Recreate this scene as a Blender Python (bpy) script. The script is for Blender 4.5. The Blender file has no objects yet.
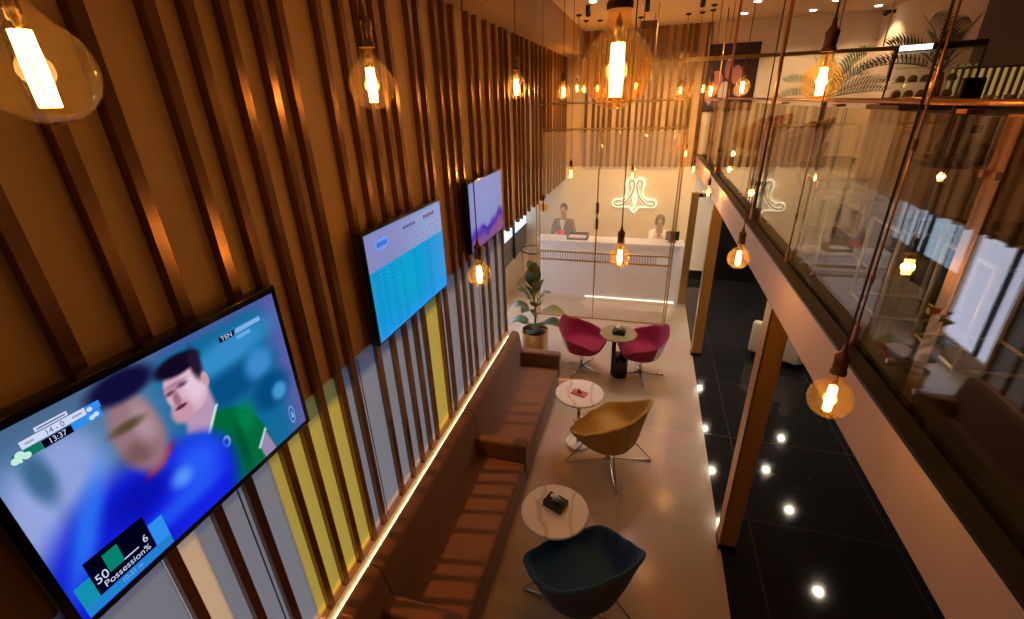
import bpy, bmesh, math, random
from mathutils import Vector, Matrix
random.seed(7)
PI = math.pi
sc = bpy.context.scene
COL = sc.collection
R = math.radians

# ------------------------------------------------------------------ materials
def mat(name, col=(.5,.5,.5), rough=.5, metal=0, emit=None, es=0, spec=None, coat=0, sheen=0, noise=None, bump=0):
    m = bpy.data.materials.new(name); m.use_nodes = True
    nt = m.node_tree; b = nt.nodes['Principled BSDF']
    b.inputs['Base Color'].default_value = (*col, 1)
    b.inputs['Roughness'].default_value = rough
    b.inputs['Metallic'].default_value = metal
    if spec is not None: b.inputs['Specular IOR Level'].default_value = spec
    if coat: b.inputs['Coat Weight'].default_value = coat
    if sheen: b.inputs['Sheen Weight'].default_value = sheen
    if emit:
        b.inputs['Emission Color'].default_value = (*emit, 1); b.inputs['Emission Strength'].default_value = es
    if noise:
        sc_, amt = noise
        tc = nt.nodes.new('ShaderNodeTexCoord'); nz = nt.nodes.new('ShaderNodeTexNoise')
        nz.inputs['Scale'].default_value = sc_; nz.inputs['Detail'].default_value = 5
        nt.links.new(tc.outputs['Object'], nz.inputs['Vector'])
        mx = nt.nodes.new('ShaderNodeMix'); mx.data_type = 'RGBA'
        mx.inputs[6].default_value = (*[c*(1-amt) for c in col], 1); mx.inputs[7].default_value = (*[min(1, c*(1+amt)) for c in col], 1)
        nt.links.new(nz.outputs['Fac'], mx.inputs[0]); nt.links.new(mx.outputs[2], b.inputs['Base Color'])
        if bump:
            bp = nt.nodes.new('ShaderNodeBump'); bp.inputs['Strength'].default_value = bump; bp.inputs['Distance'].default_value = .01
            nt.links.new(nz.outputs['Fac'], bp.inputs['Height']); nt.links.new(bp.outputs[0], b.inputs['Normal'])
    return m

def emis(name, col, s):
    m = bpy.data.materials.new(name); m.use_nodes = True; nt = m.node_tree; nt.nodes.clear()
    e = nt.nodes.new('ShaderNodeEmission'); o = nt.nodes.new('ShaderNodeOutputMaterial')
    e.inputs[0].default_value = (*col, 1); e.inputs[1].default_value = s
    nt.links.new(e.outputs[0], o.inputs[0]); return m

def glass(name, tint=(1,1,1), f0=.04, f1=.96, scatter=0, scol=(1,1,1), rough=0.0, p=5):
    """thin pane: tinted see-through plus a mirror reflection that grows towards grazing angles"""
    m = bpy.data.materials.new(name); m.use_nodes = True; nt = m.node_tree; nt.nodes.clear(); N = nt.nodes.new; L = nt.links.new
    o = N('ShaderNodeOutputMaterial'); t = N('ShaderNodeBsdfTransparent'); g = N('ShaderNodeBsdfGlossy')
    t.inputs[0].default_value = (*tint, 1); g.inputs['Roughness'].default_value = rough
    lw = N('ShaderNodeLayerWeight'); lw.inputs[0].default_value = .5
    pw = N('ShaderNodeMath'); pw.operation = 'POWER'; pw.inputs[1].default_value = p; L(lw.outputs['Facing'], pw.inputs[0])
    ma = N('ShaderNodeMath'); ma.operation = 'MULTIPLY_ADD'; ma.inputs[1].default_value = f1; ma.inputs[2].default_value = f0; L(pw.outputs[0], ma.inputs[0])
    mx = N('ShaderNodeMixShader'); L(ma.outputs[0], mx.inputs[0])
    if scatter:
        tr = N('ShaderNodeBsdfTranslucent'); tr.inputs[0].default_value = (*scol, 1)
        m2 = N('ShaderNodeMixShader'); m2.inputs[0].default_value = scatter
        L(t.outputs[0], m2.inputs[1]); L(tr.outputs[0], m2.inputs[2]); L(m2.outputs[0], mx.inputs[1])
    else: L(t.outputs[0], mx.inputs[1])
    L(g.outputs[0], mx.inputs[2]); L(mx.outputs[0], o.inputs[0]); return m

def tiles(name, c1, grout, sx, sy, rough, mortar=.004, spec=.5, var=.1):
    m = mat(name, c1, rough, spec=spec); nt = m.node_tree; b = nt.nodes['Principled BSDF']; N = nt.nodes.new; L = nt.links.new
    tc = N('ShaderNodeTexCoord'); br = N('ShaderNodeTexBrick'); br.offset = 0
    br.inputs['Scale'].default_value = 1; br.inputs['Brick Width'].default_value = sx; br.inputs['Row Height'].default_value = sy
    br.inputs['Mortar Size'].default_value = mortar; br.inputs['Mortar Smooth'].default_value = .1
    br.inputs['Color1'].default_value = (*c1, 1); br.inputs['Color2'].default_value = (*[c*(1-var) for c in c1], 1); br.inputs['Mortar'].default_value = (*grout, 1)
    L(tc.outputs['Object'], br.inputs['Vector'])
    nz = N('ShaderNodeTexNoise'); nz.inputs['Scale'].default_value = 2.2; nz.inputs['Detail'].default_value = 8; L(tc.outputs['Object'], nz.inputs['Vector'])
    mx = N('ShaderNodeMix'); mx.data_type = 'RGBA'; mx.blend_type = 'OVERLAY'; mx.inputs[0].default_value = .25
    L(br.outputs['Color'], mx.inputs[6]); L(nz.outputs['Color'], mx.inputs[7])
    hs = N('ShaderNodeHueSaturation'); hs.inputs['Saturation'].default_value = .9; L(mx.outputs[2], hs.inputs['Color'])
    L(hs.outputs[0], b.inputs['Base Color']); return m

def marble(name):
    m = mat(name, (.85,.8,.75), .18); nt = m.node_tree; b = nt.nodes['Principled BSDF']; N = nt.nodes.new; L = nt.links.new
    tc = N('ShaderNodeTexCoord'); w = N('ShaderNodeTexWave'); w.inputs['Scale'].default_value = 1.3; w.inputs['Distortion'].default_value = 9; w.inputs['Detail'].default_value = 4
    w.inputs['Detail Scale'].default_value = 1.2
    L(tc.outputs['Object'], w.inputs['Vector']); r = N('ShaderNodeValToRGB')
    r.color_ramp.elements[0].color = (.88,.84,.8,1); r.color_ramp.elements[0].position = .9
    r.color_ramp.elements[1].color = (.66,.60,.55,1); r.color_ramp.elements[1].position = 1
    L(w.outputs['Fac'], r.inputs[0]); L(r.outputs[0], b.inputs['Base Color']); return m

def vcol_screen(name, strength):
    m = bpy.data.materials.new(name); m.use_nodes = True; nt = m.node_tree; nt.nodes.clear(); N = nt.nodes.new
    a = N('ShaderNodeAttribute'); a.attribute_name = 'pic'; e = N('ShaderNodeEmission'); e.inputs[1].default_value = strength
    g = N('ShaderNodeBsdfGlossy'); g.inputs['Roughness'].default_value = .15; mx = N('ShaderNodeMixShader'); mx.inputs[0].default_value = .03
    o = N('ShaderNodeOutputMaterial'); nt.links.new(a.outputs['Color'], e.inputs[0]); nt.links.new(e.outputs[0], mx.inputs[1])
    nt.links.new(g.outputs[0], mx.inputs[2]); nt.links.new(mx.outputs[0], o.inputs[0]); return m

M = dict(
 bronze=mat('bronze', (.25,.125,.05), .22, .75, noise=(3,.15)),
 backing=mat('tan_panel', (.50,.31,.15), .55, noise=(1.5,.08)),
 plaster=mat('warm_plaster', (.66,.52,.37), .8, noise=(4,.03)),
 bulk=mat('bulkhead_paint', (.40,.24,.12), .7, noise=(2,.05)),
 ceil=mat('ceiling_paint', (.62,.45,.28), .8, noise=(2,.03)),
 cream=mat('cream_wall', (.80,.70,.55), .7, noise=(2,.03)),
 white=mat('white_paint', (.82,.82,.84), .5),
 floor=tiles('beige_tile', (.60,.44,.31), (.47,.34,.24), 1.2, 1.2, .16, .003),
 dark=tiles('black_tile', (.022,.021,.022), (.07,.065,.06), 1.2, 1.2, .07, .004),
 black=mat('black_paint', (.006,.006,.0065), .4),
 blackgloss=mat('black_gloss', (.006,.006,.0065), .14),
 fascia=mat('fascia_panel', (.55,.41,.33), .42, .05, noise=(6,.08)),
 gold=mat('brushed_gold', (.62,.42,.16), .3, .9, noise=(8,.08)),
 goldmatte=mat('gold_cladding', (.50,.27,.06), .38, .15, noise=(5,.07)),
 copper=mat('copper_tube', (.58,.27,.12), .28, .9),
 brass=mat('brass', (.62,.43,.17), .22, 1),
 oldbrass=mat('antique_brass', (.22,.12,.06), .32, .9),
 cord=mat('brown_cord', (.09,.045,.025), .7),
 chrome=mat('chrome', (.75,.75,.76), .12, 1),
 steel=mat('brushed_steel', (.6,.6,.6), .3, 1),
 silver=mat('satin_silver', (.85,.83,.80), .35, .35),
 sofa=mat('brown_upholstery', (.165,.075,.042), .75, sheen=.2, noise=(60,.1), bump=.08),
 magenta=mat('magenta_fabric', (.31,.002,.055), .8, sheen=.08, noise=(70,.12), bump=.08),
 mustard=mat('mustard_fabric', (.56,.33,.055), .8, sheen=.15, noise=(70,.1), bump=.08),
 navy=mat('navy_fabric', (.006,.06,.16), .75, sheen=.12, noise=(70,.15), bump=.08),
 brownleather=mat('russet_leather', (.30,.085,.035), .45, noise=(20,.1)),
 shellwhite=mat('white_shell', (.8,.78,.8), .3),
 marble=marble('white_marble'),
 olive=mat('greenish_table_top', (.30,.25,.14), .2),
 leaf=mat('leaf_green', (.075,.14,.05), .35, noise=(14,.7)),
 leaf2=mat('leaf_olive', (.22,.22,.05), .35, noise=(14,.6)),
 stem=mat('pale_stem', (.35,.42,.25), .5),
 palm=mat('palm_green', (.06,.10,.02), .45, noise=(6,.4)),
 soil=mat('soil', (.03,.018,.01), .95, noise=(40,.5)),
 trunk=mat('palm_trunk', (.16,.09,.045), .9, noise=(30,.4)),
 clay=mat('brown_pot', (.14,.07,.035), .5),
 skin=mat('skin', (.50,.30,.20), .5), suit=mat('charcoal_suit', (.10,.10,.125), .75), shirt=mat('white_shirt', (.8,.8,.82), .7),
 hair=mat('dark_hair', (.03,.018,.014), .5), red=mat('red_flower_fabric', (.75,.035,.03), .6), trouser=mat('dark_trousers', (.03,.03,.04), .8),
 tissue=mat('white_tissue', (.85,.85,.85), .8),
 pink=mat('red_print_card', (.52,.10,.08), .5, noise=(40,.5)),
 filament=emis('hot_filament', (1,.60,.20), 42),
 globe=glass('amber_glass', (1.0,.80,.50), .025, .6, .022, (1,.62,.25), p=4),
 bal=glass('clear_balustrade_glass', (.95,.97,.95), .06, .95, p=3.4),
 partglass=glass('hazed_partition_glass', (.96,.95,.93), .03, .4, .18, (1,.95,.88)),
 winglass=glass('tinted_window_glass', (.5,.5,.5), .04, .7),
 caseglass=glass('display_case_glass', (.95,.97,.97), .05, .9),
 down=emis('downlight_lens', (1,.86,.62), 160),
 downw=emis('white_downlight_lens', (1,.93,.82), 20),
 strip=emis('led_strip', (1,.78,.42), 11),
 ledw=emis('counter_led', (1,.82,.62), 3.2),
 neon=emis('sign_glow', (1,.86,.55), 2.3),
 caselight=emis('case_header_light', (1,.95,.85), 2.2),
 menu=emis('lit_menu_rack', (1,.58,.16), .32),
 daywin=emis('daylight_window_pane', (.78,.78,1), 2.6),
 daypane=emis('daylight_pane', (.62,.78,1), 1.6),
)

# ------------------------------------------------------------------ mesh builder
class MB:
    def __init__(s): s.v = []; s.f = []; s.mi = []; s.mats = []; s.cur = 0
    def use(s, m):
        if m not in s.mats: s.mats.append(m)
        s.cur = s.mats.index(m); return s
    def add(s, vs, fs):
        o = len(s.v); s.v += [tuple(v) for v in vs]
        for f in fs: s.f.append([i+o for i in f]); s.mi.append(s.cur)
        return s
    def box(s, x0,x1,y0,y1,z0,z1, mtx=None, bev=0):
        if bev:
            bm = bmesh.new(); bmesh.ops.create_cube(bm, size=1)
            for v in bm.verts: v.co = Vector((x0+(v.co.x+.5)*(x1-x0), y0+(v.co.y+.5)*(y1-y0), z0+(v.co.z+.5)*(z1-z0)))
            bmesh.ops.bevel(bm, geom=bm.edges[:], offset=bev, segments=3, profile=.6, affect='EDGES')
            bm.verts.index_update()
            vs = [v.co.copy() for v in bm.verts]; fs = [[v.index for v in f.verts] for f in bm.faces]; bm.free()
        else:
            vs = [Vector(p) for p in ((x0,y0,z0),(x1,y0,z0),(x1,y1,z0),(x0,y1,z0),(x0,y0,z1),(x1,y0,z1),(x1,y1,z1),(x0,y1,z1))]
            fs = [(3,2,1,0),(4,5,6,7),(0,1,5,4),(1,2,6,5),(2,3,7,6),(3,0,4,7)]
        if mtx: vs = [mtx @ v for v in vs]
        return s.add(vs, fs)
    def lathe(s, prof, c=(0,0,0), n=28, mtx=None):
        vs = []; fs = []; k = len(prof)
        for i in range(n):
            a = 2*PI*i/n
            for r, z in prof: vs.append(Vector((r*math.cos(a), r*math.sin(a), z)))
        for i in range(n):
            j = (i+1) % n
            for q in range(k-1):
                fs.append((i*k+q, j*k+q, j*k+q+1, i*k+q+1))
        if prof[0][0] > 1e-5: fs.append([i*k for i in range(n)][::-1])
        if prof[-1][0] > 1e-5: fs.append([i*k+k-1 for i in range(n)])
        if mtx: vs = [mtx @ v for v in vs]
        vs = [v + Vector(c) for v in vs]
        return s.add(vs, fs)
    def tube(s, pts, r, n=10, closed=False):
        pts = [Vector(p) for p in pts]; k = len(pts)
        rr = r if isinstance(r, (list, tuple)) else [r]*k
        T = []
        for i in range(k):
            a = pts[(i-1) % k] if (closed or i > 0) else pts[0]; b = pts[(i+1) % k] if (closed or i < k-1) else pts[-1]
            T.append((b-a).normalized())
        u = T[0].orthogonal().normalized(); vs = []; fs = []
        for i in range(k):
            u = (u - T[i]*u.dot(T[i])).normalized(); w = T[i].cross(u)
            for j in range(n):
                a = 2*PI*j/n; vs.append(pts[i] + (u*math.cos(a)+w*math.sin(a))*rr[i])
        for i in range(k if closed else k-1):
            i2 = (i+1) % k
            for j in range(n):
                j2 = (j+1) % n; fs.append((i*n+j, i*n+j2, i2*n+j2, i2*n+j))
        if not closed: fs.append(list(range(n))[::-1]); fs.append([(k-1)*n+j for j in range(n)])
        return s.add(vs, fs)
    def prism(s, poly, fn, d0, d1):
        k = len(poly); vs = [Vector(fn(a, b, d0)) for a, b in poly] + [Vector(fn(a, b, d1)) for a, b in poly]
        fs = [list(range(k)), [k+i for i in range(k)][::-1]] + [(i, k+i, k+(i+1) % k, (i+1) % k) for i in range(k)]
        return s.add(vs, fs)
    def sphere(s, c, r, n=14, sc3=(1,1,1)):
        m = n//2; prof = [(max(1e-6, r*math.sin(PI*i/m)), -r*math.cos(PI*i/m)) for i in range(m+1)]
        return s.lathe(prof, c, n, Matrix.Diagonal((*sc3, 1)))
    def build(s, name, m=None, parent=None, smooth=False, sub=0, loc=None):
        me = bpy.data.meshes.new(name); me.from_pydata(s.v, [], s.f)
        ms = s.mats or ([m] if m else [])
        for x in ms: me.materials.append(x)
        if s.mats: me.polygons.foreach_set('material_index', s.mi)
        bm = bmesh.new(); bm.from_mesh(me); bmesh.ops.recalc_face_normals(bm, faces=bm.faces[:])
        bm.to_mesh(me); bm.free()
        if smooth:
            for p in me.polygons: p.use_smooth = True
        o = bpy.data.objects.new(name, me); COL.objects.link(o)
        if parent: o.parent = parent
        if loc: o.location = loc
        if sub:
            q = o.modifiers.new('sub', 'SUBSURF'); q.levels = sub; q.render_levels = sub
        if smooth == 'auto':
            me.set_sharp_from_angle(angle=R(40))
        return o

def empty(name, loc=(0,0,0), rz=0):
    o = bpy.data.objects.new(name, None); COL.objects.link(o); o.location = loc; o.rotation_euler = (0,0,rz); o.empty_display_size = .1; return o
def tag(o, label, cat, group=None):
    o['label'] = label; o['category'] = cat
    if group: o['group'] = group
    return o
def thing(name, label, cat, loc=(0,0,0), rz=0, group=None): return tag(empty(name, loc, rz), label, cat, group)
def struct(name, mb, m=None, smooth=False):
    o = mb.build(name, m, None, smooth); o['kind'] = 'structure'; return o
def dup(root, loc, rz, label, group=None):
    r = root.copy(); COL.objects.link(r); r.location = loc; r.rotation_euler = (0,0,rz); r['label'] = label
    if group: r['group'] = group
    for ch in list(root.children):
        c = ch.copy(); COL.objects.link(c); c.parent = r
        for g in list(ch.children):
            d = g.copy(); COL.objects.link(d); d.parent = c
    return r
def smoothpath(keys, n=6):
    """Catmull-Rom through keys"""
    P = [Vector(k) for k in keys]; out = []
    for i in range(len(P)-1):
        a = P[max(i-1,0)]; b = P[i]; c = P[i+1]; d = P[min(i+2,len(P)-1)]
        for j in range(n):
            t = j/n
            out.append(.5*((2*b)+(c-a)*t+(2*a-5*b+4*c-d)*t*t+(3*b-a-3*c+d)*t**3))
    out.append(P[-1]); return out
def text_into(mb, s, size, fn, align='CENTER', wide=1.0):
    cu = bpy.data.curves.new('t', 'FONT'); cu.body = s; cu.size = size; cu.align_x = align; cu.align_y = 'CENTER'
    ob = bpy.data.objects.new('t', cu); COL.objects.link(ob)
    me = bpy.data.meshes.new_from_object(ob.evaluated_get(bpy.context.evaluated_depsgraph_get()))
    mb.add([fn(v.co.x*wide, v.co.y) for v in me.vertices], [list(p.vertices) for p in me.polygons])
    bpy.data.objects.remove(ob); bpy.data.curves.remove(cu); bpy.data.meshes.remove(me)

# ------------------------------------------------------------------ camera
F_PX, YAW, PITCH, ROLL, CAMZ = 454.935951, -.292470908, .427121964, .0352539966, 3.7
fw = Vector((math.sin(YAW)*math.cos(PITCH), math.cos(YAW)*math.cos(PITCH), -math.sin(PITCH)))
rt = Vector((math.cos(YAW), -math.sin(YAW), 0)); dn = fw.cross(rt)
r2 = rt*math.cos(ROLL)+dn*math.sin(ROLL); d2 = -rt*math.sin(ROLL)+dn*math.cos(ROLL)
cd = bpy.data.cameras.new('camera'); cam = bpy.data.objects.new('camera', cd); COL.objects.link(cam)
cam.matrix_world = Matrix(((r2.x,-d2.x,-fw.x,0),(r2.y,-d2.y,-fw.y,0),(r2.z,-d2.z,-fw.z,CAMZ),(0,0,0,1)))
cd.sensor_width = 36; cd.lens = 36*F_PX/1024; cd.clip_start = .05; cd.clip_end = 60
sc.camera = cam

ZC, YB = 4.89, 10.2          # ceiling height, back wall
# ------------------------------------------------------------------ the setting
struct('floor', MB().box(-1.78,.91,-2,5.42,-.1,0).box(-2.8,.91,5.42,YB,-.1,0), M['floor'])
struct('floor_dark_tile', MB().box(.91,5.2,-2,YB,-.1,0), M['dark'])
struct('ceiling', MB().box(-2.8,5.2,-2,YB+.2,ZC,ZC+.1), M['ceil'])
struct('wall_back', MB().use(M['cream']).box(-2.8,.95,YB,YB+.15,0,2.4).use(M['backing']).box(-2.8,.86,YB,YB+.15,2.4,ZC)
       .use(M['plaster']).box(.86,5.2,YB,YB+.15,2.6,ZC).use(M['white']).box(.95,1.5,YB,YB+.15,0,2.4).use(M['black']).box(1.5,5.2,YB,YB+.15,0,2.6))
struct('wall_right_upper', MB().use(M['plaster']).box(3.5,3.65,7.3,YB,2.6,ZC).use(mat('dark_brown_wall',(.06,.035,.02),.6)).box(3.5,3.65,-2,7.3,2.6,ZC))  # nearer stretch of the upper wall is dark brown
struct('wall_right', MB().box(5.05,5.2,-2,YB,0,2.35), M['black'])
struct('wall_front', MB().box(-2.8,5.2,-2.15,-2,0,ZC), M['backing'])
# left wall: tan upper cladding with a soffit, low sill wall, cream recess beyond the sofas
struct('wall_left', MB().use(M['backing']).box(-1.80,-1.735,-2,YB,2.22,4.46))
struct('wall_left_recess', MB().use(M['cream']).box(-2.8,-2.62,5.5,7.95,0,.25).box(-2.8,-2.62,5.5,6.3,.25,2.22).box(-2.8,-2.62,7.85,7.95,.25,2.22).box(-2.8,-2.62,6.3,7.85,2.0,2.22).box(-2.8,-2.62,7.95,YB,0,.62).box(-2.8,-2.62,7.95,YB,1.9,2.22).box(-2.62,-1.78,5.42,5.56,0,2.22)
       .box(-2.8,-1.76,5.42,YB,2.16,2.22))
struct('wall_left_bulkhead', MB().box(-2.0,-1.40,-2,YB,4.46,ZC), M['bulk'])
sillw = MB().use(mat('sill_cream', (.78,.66,.45), .6)).box(-1.78,-1.694,-2,5.42,.0,.80).use(mat('sill_top', (.42,.25,.2), .6)).box(-1.735,-1.694,-2,5.42,.80,.82)
struct('trim_1', sillw)
st = struct('trim_2', MB().box(-1.694,-1.676,-.4,5.4,.70,.714), M['strip'])
FINS = [.22,.79,1.007,1.18,1.42,1.58,1.75,1.93,2.07,2.36,2.56,2.74,2.91,3.06,3.38,3.52,3.81,3.99,4.18,4.53,4.75,5.05,5.34]
FAR = [5.6,5.79,6.11,6.3,6.52,6.78,7.1,7.32,7.62,7.9,8.2,8.42,8.75,9.05,9.3,9.62,9.9]
n = 3
for y in FINS:
    struct('trim_%d' % n, MB().box(-1.737,-1.69,y,y+.045,2.2,4.46).box(-1.722,-1.69,y,y+.045,.815,2.2), M['bronze']); n += 1
for y in FAR:
    struct('trim_%d' % n, MB().box(-1.737,-1.69,y,y+.05,2.16,4.46), M['bronze']); n += 1
x = -1.36
while x < .84:
    w = random.choice((.05,.06,.08)); struct('trim_%d' % n, MB().box(x,x+w,YB-.075,YB+.01,2.4,ZC), M['bronze']); n += 1
    x += w+random.choice((.05,.09,.14,.06))
# lower windows between the fins: frosted grey glass and yellow blinds
def panemat(name, col, tr, tc_, tint=(.95,.93,.9)):
    m = bpy.data.materials.new(name); m.use_nodes = True; nt = m.node_tree; nt.nodes.clear(); N = nt.nodes.new; L = nt.links.new
    o = N('ShaderNodeOutputMaterial'); t = N('ShaderNodeBsdfTransparent'); t.inputs[0].default_value = (*tint,1); d = N('ShaderNodeBsdfDiffuse'); d.inputs[0].default_value = (*col,1)
    a = N('ShaderNodeBsdfTranslucent'); a.inputs[0].default_value = (*tc_,1); m1 = N('ShaderNodeMixShader'); m1.inputs[0].default_value = .5
    m2 = N('ShaderNodeMixShader'); m2.inputs[0].default_value = tr
    L(d.outputs[0], m1.inputs[1]); L(a.outputs[0], m1.inputs[2]); L(m1.outputs[0], m2.inputs[1]); L(t.outputs[0], m2.inputs[2]); L(m2.outputs[0], o.inputs[0]); return m
M['frost'] = panemat('frosted_window', (.42,.46,.50), .34, (.30,.56,.95))
M['peach'] = panemat('peach_blind', (.98,.70,.42), .34, (.75,1,1))
M['yblind'] = panemat('yellow_blind', (.72,.60,.13), .34, (.60,.88,.28), (1,.9,.7))
edges = [-1.0,.2,.79,.935,1.36,1.78,1.95,3.09,3.40,5.42]
kinds = ['frost','frost','peach','frost','yblind','yblind','frost','yblind','frost']
for i, k in enumerate(kinds):
    a, b = edges[i], edges[i+1]
    mb = MB().use(M[k]).box(-1.735,-1.722,a+.004,b-.004,.82,2.22)
    mb.use(M['black'])
    yy = a+.22
    while yy < b-.1: mb.box(-1.723,-1.719,yy,yy+.006,.82,2.22); yy += .42
    struct('window_%d' % (i+1), mb)
o = struct('window_10', MB().use(M['daypane']).box(-2.70,-2.66,7.95,YB,1.12,1.9).use(mat('grey_lower_panel', (.12,.14,.18), .3)).box(-2.70,-2.65,7.95,YB,.62,1.12)
           .use(M['black']).box(-2.66,-2.61,9.05,9.10,.62,1.9).box(-2.66,-2.61,7.95,8.0,.62,1.9))
struct('window_11', MB().use(M['daywin']).box(-2.70,-2.67,6.3,7.85,.25,2.0).use(M['black']).box(-2.67,-2.62,7.05,7.10,.25,2.0))
# balcony: slab, fascia beam, soffit
struct('balcony_floor', MB().use(M['black']).box(.95,3.65,-2,YB,2.42,2.6).use(M['blackgloss']).box(.96,1.02,-2,YB,2.6,2.63))
struct('trim_90', MB().box(.89,.95,-2,YB,2.37,2.63), M['fascia'])
struct('trim_91', MB().box(.89,.965,-2,YB,2.63,2.645), M['black'])
struct('balcony_soffit', MB().box(.95,5.2,-2,YB,2.37,2.42), M['black'])
struct('baseboard_back', MB().box(.95,1.5,YB-.02,YB,0,.2), M['black'])
# gold clad columns
for i, (x, y, zt) in enumerate(((.962,3.26,2.37),(.96,6.76,2.37))):
    mb = MB().use(M['goldmatte']).box(x-.065,x+.065,y-.065,y+.065,0,zt).use(M['gold']).box(x-.075,x-.065,y-.07,y+.07,0,zt).use(M['black']).box(x-.08,x+.07,y-.072,y+.072,0,.05)
    struct('column' if i == 0 else 'column.001', mb)
struct('column.002', MB().use(M['gold']).box(.775,.90,8.74,8.86,0,2.13).use(M['black']).box(.90,1.2,8.77,8.83,2.06,2.12))

# ------------------------------------------------------------------ sofas
def sofa(y0, y1, label):
    t = thing('sofa', label, 'sofa', (-1.25,(y0+y1)/2,0), 0, 'brown sofas along the slatted wall')
    h = (y1-y0)/2-.006
    bs = MB().box(-.32,.30,-h,h,.05,.27,bev=.02).build('base', M['sofa'], t, 'auto')
    MB().box(-.22,.315,-h,h-.13,.27,.43,bev=.035).build('seat_cushion', M['sofa'], t, 'auto')
    # leaning back with a rounded far end
    pr = [(-.34,.27),(-.19,.27),(-.205,.55),(-.255,.83),(-.28,.86),(-.33,.87),(-.365,.85),(-.37,.6)]
    mb = MB(); K = 7; rings = []
    for j in range(K+1):
        q = j/K; yy = -h+q*2*h
        dz = 0
        rings.append((yy, dz))
    mb.prism(pr, lambda a,b,d: (a,d,b), -h, h)
    mb.build('backrest', M['sofa'], t, 'auto')
    MB().box(-.23,.325,h-.13,h,.27,.63,bev=.03).build('armrest', M['sofa'], t, 'auto')
    for sx in (-.26,.24):
        for sy in (-h+.08,h-.08): MB().lathe([(.02,0),(.024,.06)],(sx,sy,0),10).build('leg', M['black'], bs)
    return t
sofa(3.50,5.30,'brown sofa at the far end, nearest the leafy potted plant')
sofa(1.73,3.50,'brown sofa beside the navy chair, its armrest meeting the far sofa')
sofa(-.05,1.73,'brown sofa nearest the camera, only its armrest and back in view at the bottom')

# ------------------------------------------------------------------ lounge chairs
def interp(keys, th):
    th = abs(((th+PI) % (2*PI))-PI)*180/PI
    for (a, va), (b, vb) in zip(keys, keys[1:]):
        if a <= th <= b:
            t = (th-a)/(b-a); t = t*t*(3-2*t); return va+(vb-va)*t
    return keys[-1][1]
def shell(Rk, Zk, zs, rs=.27, N=48, thick=.035):
    ins = []; outs = []
    L = [0,.2,.4,.55,.66,.76,.86,.94,1]
    def prof(th, s, off):
        Rr = interp(Rk, th); Z = interp(Zk, th); q = min(rs, Rr*.82)
        if s <= .55: r = q*s/.55; z = zs-.0+.03*(s/.55)**3*0
        else:
            t = (s-.55)/.45; r = q+(Rr-q)*(t**.75); z = zs+(Z-zs)*(t**1.35)
        return r, z
    inner = MB(); outer = MB()
    def surf(mb, rows):
        vs = [p for row in rows for p in row]; k = N
        fs = []
        for a in range(len(rows)-1):
            for i in range(k):
                j = (i+1) % k; fs.append((a*k+i, a*k+j, (a+1)*k+j, (a+1)*k+i))
        mb.add(vs, fs)
    rows = []
    for s in L:
        row = []
        for i in range(N):
            th = 2*PI*i/N; r, z = prof(th, max(s,.001), 0); row.append((r*math.cos(th), r*math.sin(th), z))
        rows.append(row)
    row = []                                           # rolled rim
    for i in range(N):
        th = 2*PI*i/N; r, z = prof(th, 1, 0); row.append(((r+thick*.5)*math.cos(th), (r+thick*.5)*math.sin(th), z+thick*.35))
    rows.append(row)
    row = []
    for i in range(N):
        th = 2*PI*i/N; r, z = prof(th, 1, 0); row.append(((r+thick)*math.cos(th), (r+thick)*math.sin(th), z-.005))
    rows.append(row)
    rim = row
    surf(inner, rows)
    orow = [rim]
    for s in L[::-1][1:]:
        row = []
        for i in range(N):
            th = 2*PI*i/N; r, z = prof(th, max(s,.001), 0)
            k = max(0, (s-.3)/.7); rr = r*(.93)+thick*k if s > .01 else .001
            row.append((rr*math.cos(th), rr*math.sin(th), z-.055-.055*(1-k)*1.0))
        orow.append(row)
    surf(outer, orow)
    return inner, outer
LR = [(0,.31),(28,.35),(54,.415),(78,.375),(100,.365),(128,.415),(152,.35),(180,.315)]
LZ = [(0,.45),(30,.46),(54,.50),(80,.57),(105,.68),(128,.80),(152,.81),(180,.81)]
def wing_chair(name, label, m, loc, rz):
    t = thing(name, label, 'chair', loc, rz)
    a, b = shell(LR, LZ, .40, .27)
    o = a.build('upholstered_shell', m, t, True, 1); b.build('shell_back', m, t, True, 1)
    MB().tube([(0,0,.31),(0,0,.06)], .018).sphere((0,0,.05), .03).build('hub', M['chrome'], t, True)
    for k in range(4):
        an = R(45+90*k); d = Vector((math.cos(an), math.sin(an), 0)); rr = .47
        side = Vector((-d.y, d.x, 0))
        pts = [d*.02+Vector((0,0,.045)), d*(rr-.08)+Vector((0,0,.014)), d*rr+Vector((0,0,.012)), d*(rr-.02)+Vector((0,0,.05)), d*.215+Vector((0,0,.345))]
        MB().tube(smoothpath(pts, 5), .0085, 8).build('leg', M['chrome'], t, True)
    return t
wing_chair('lounge_chair', 'mustard yellow winged lounge chair on chrome wire legs', M['mustard'], (-.16,4.05,0), R(150))
wing_chair('lounge_chair', 'dark navy winged lounge chair on wire legs, nearest the camera', M['navy'], (-.23,2.33,0), R(128))
SR = [(0,.29),(40,.34),(75,.325),(100,.33),(140,.32),(180,.30)]
SZ = [(0,.46),(40,.49),(70,.58),(100,.62),(135,.70),(180,.83)]
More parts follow.
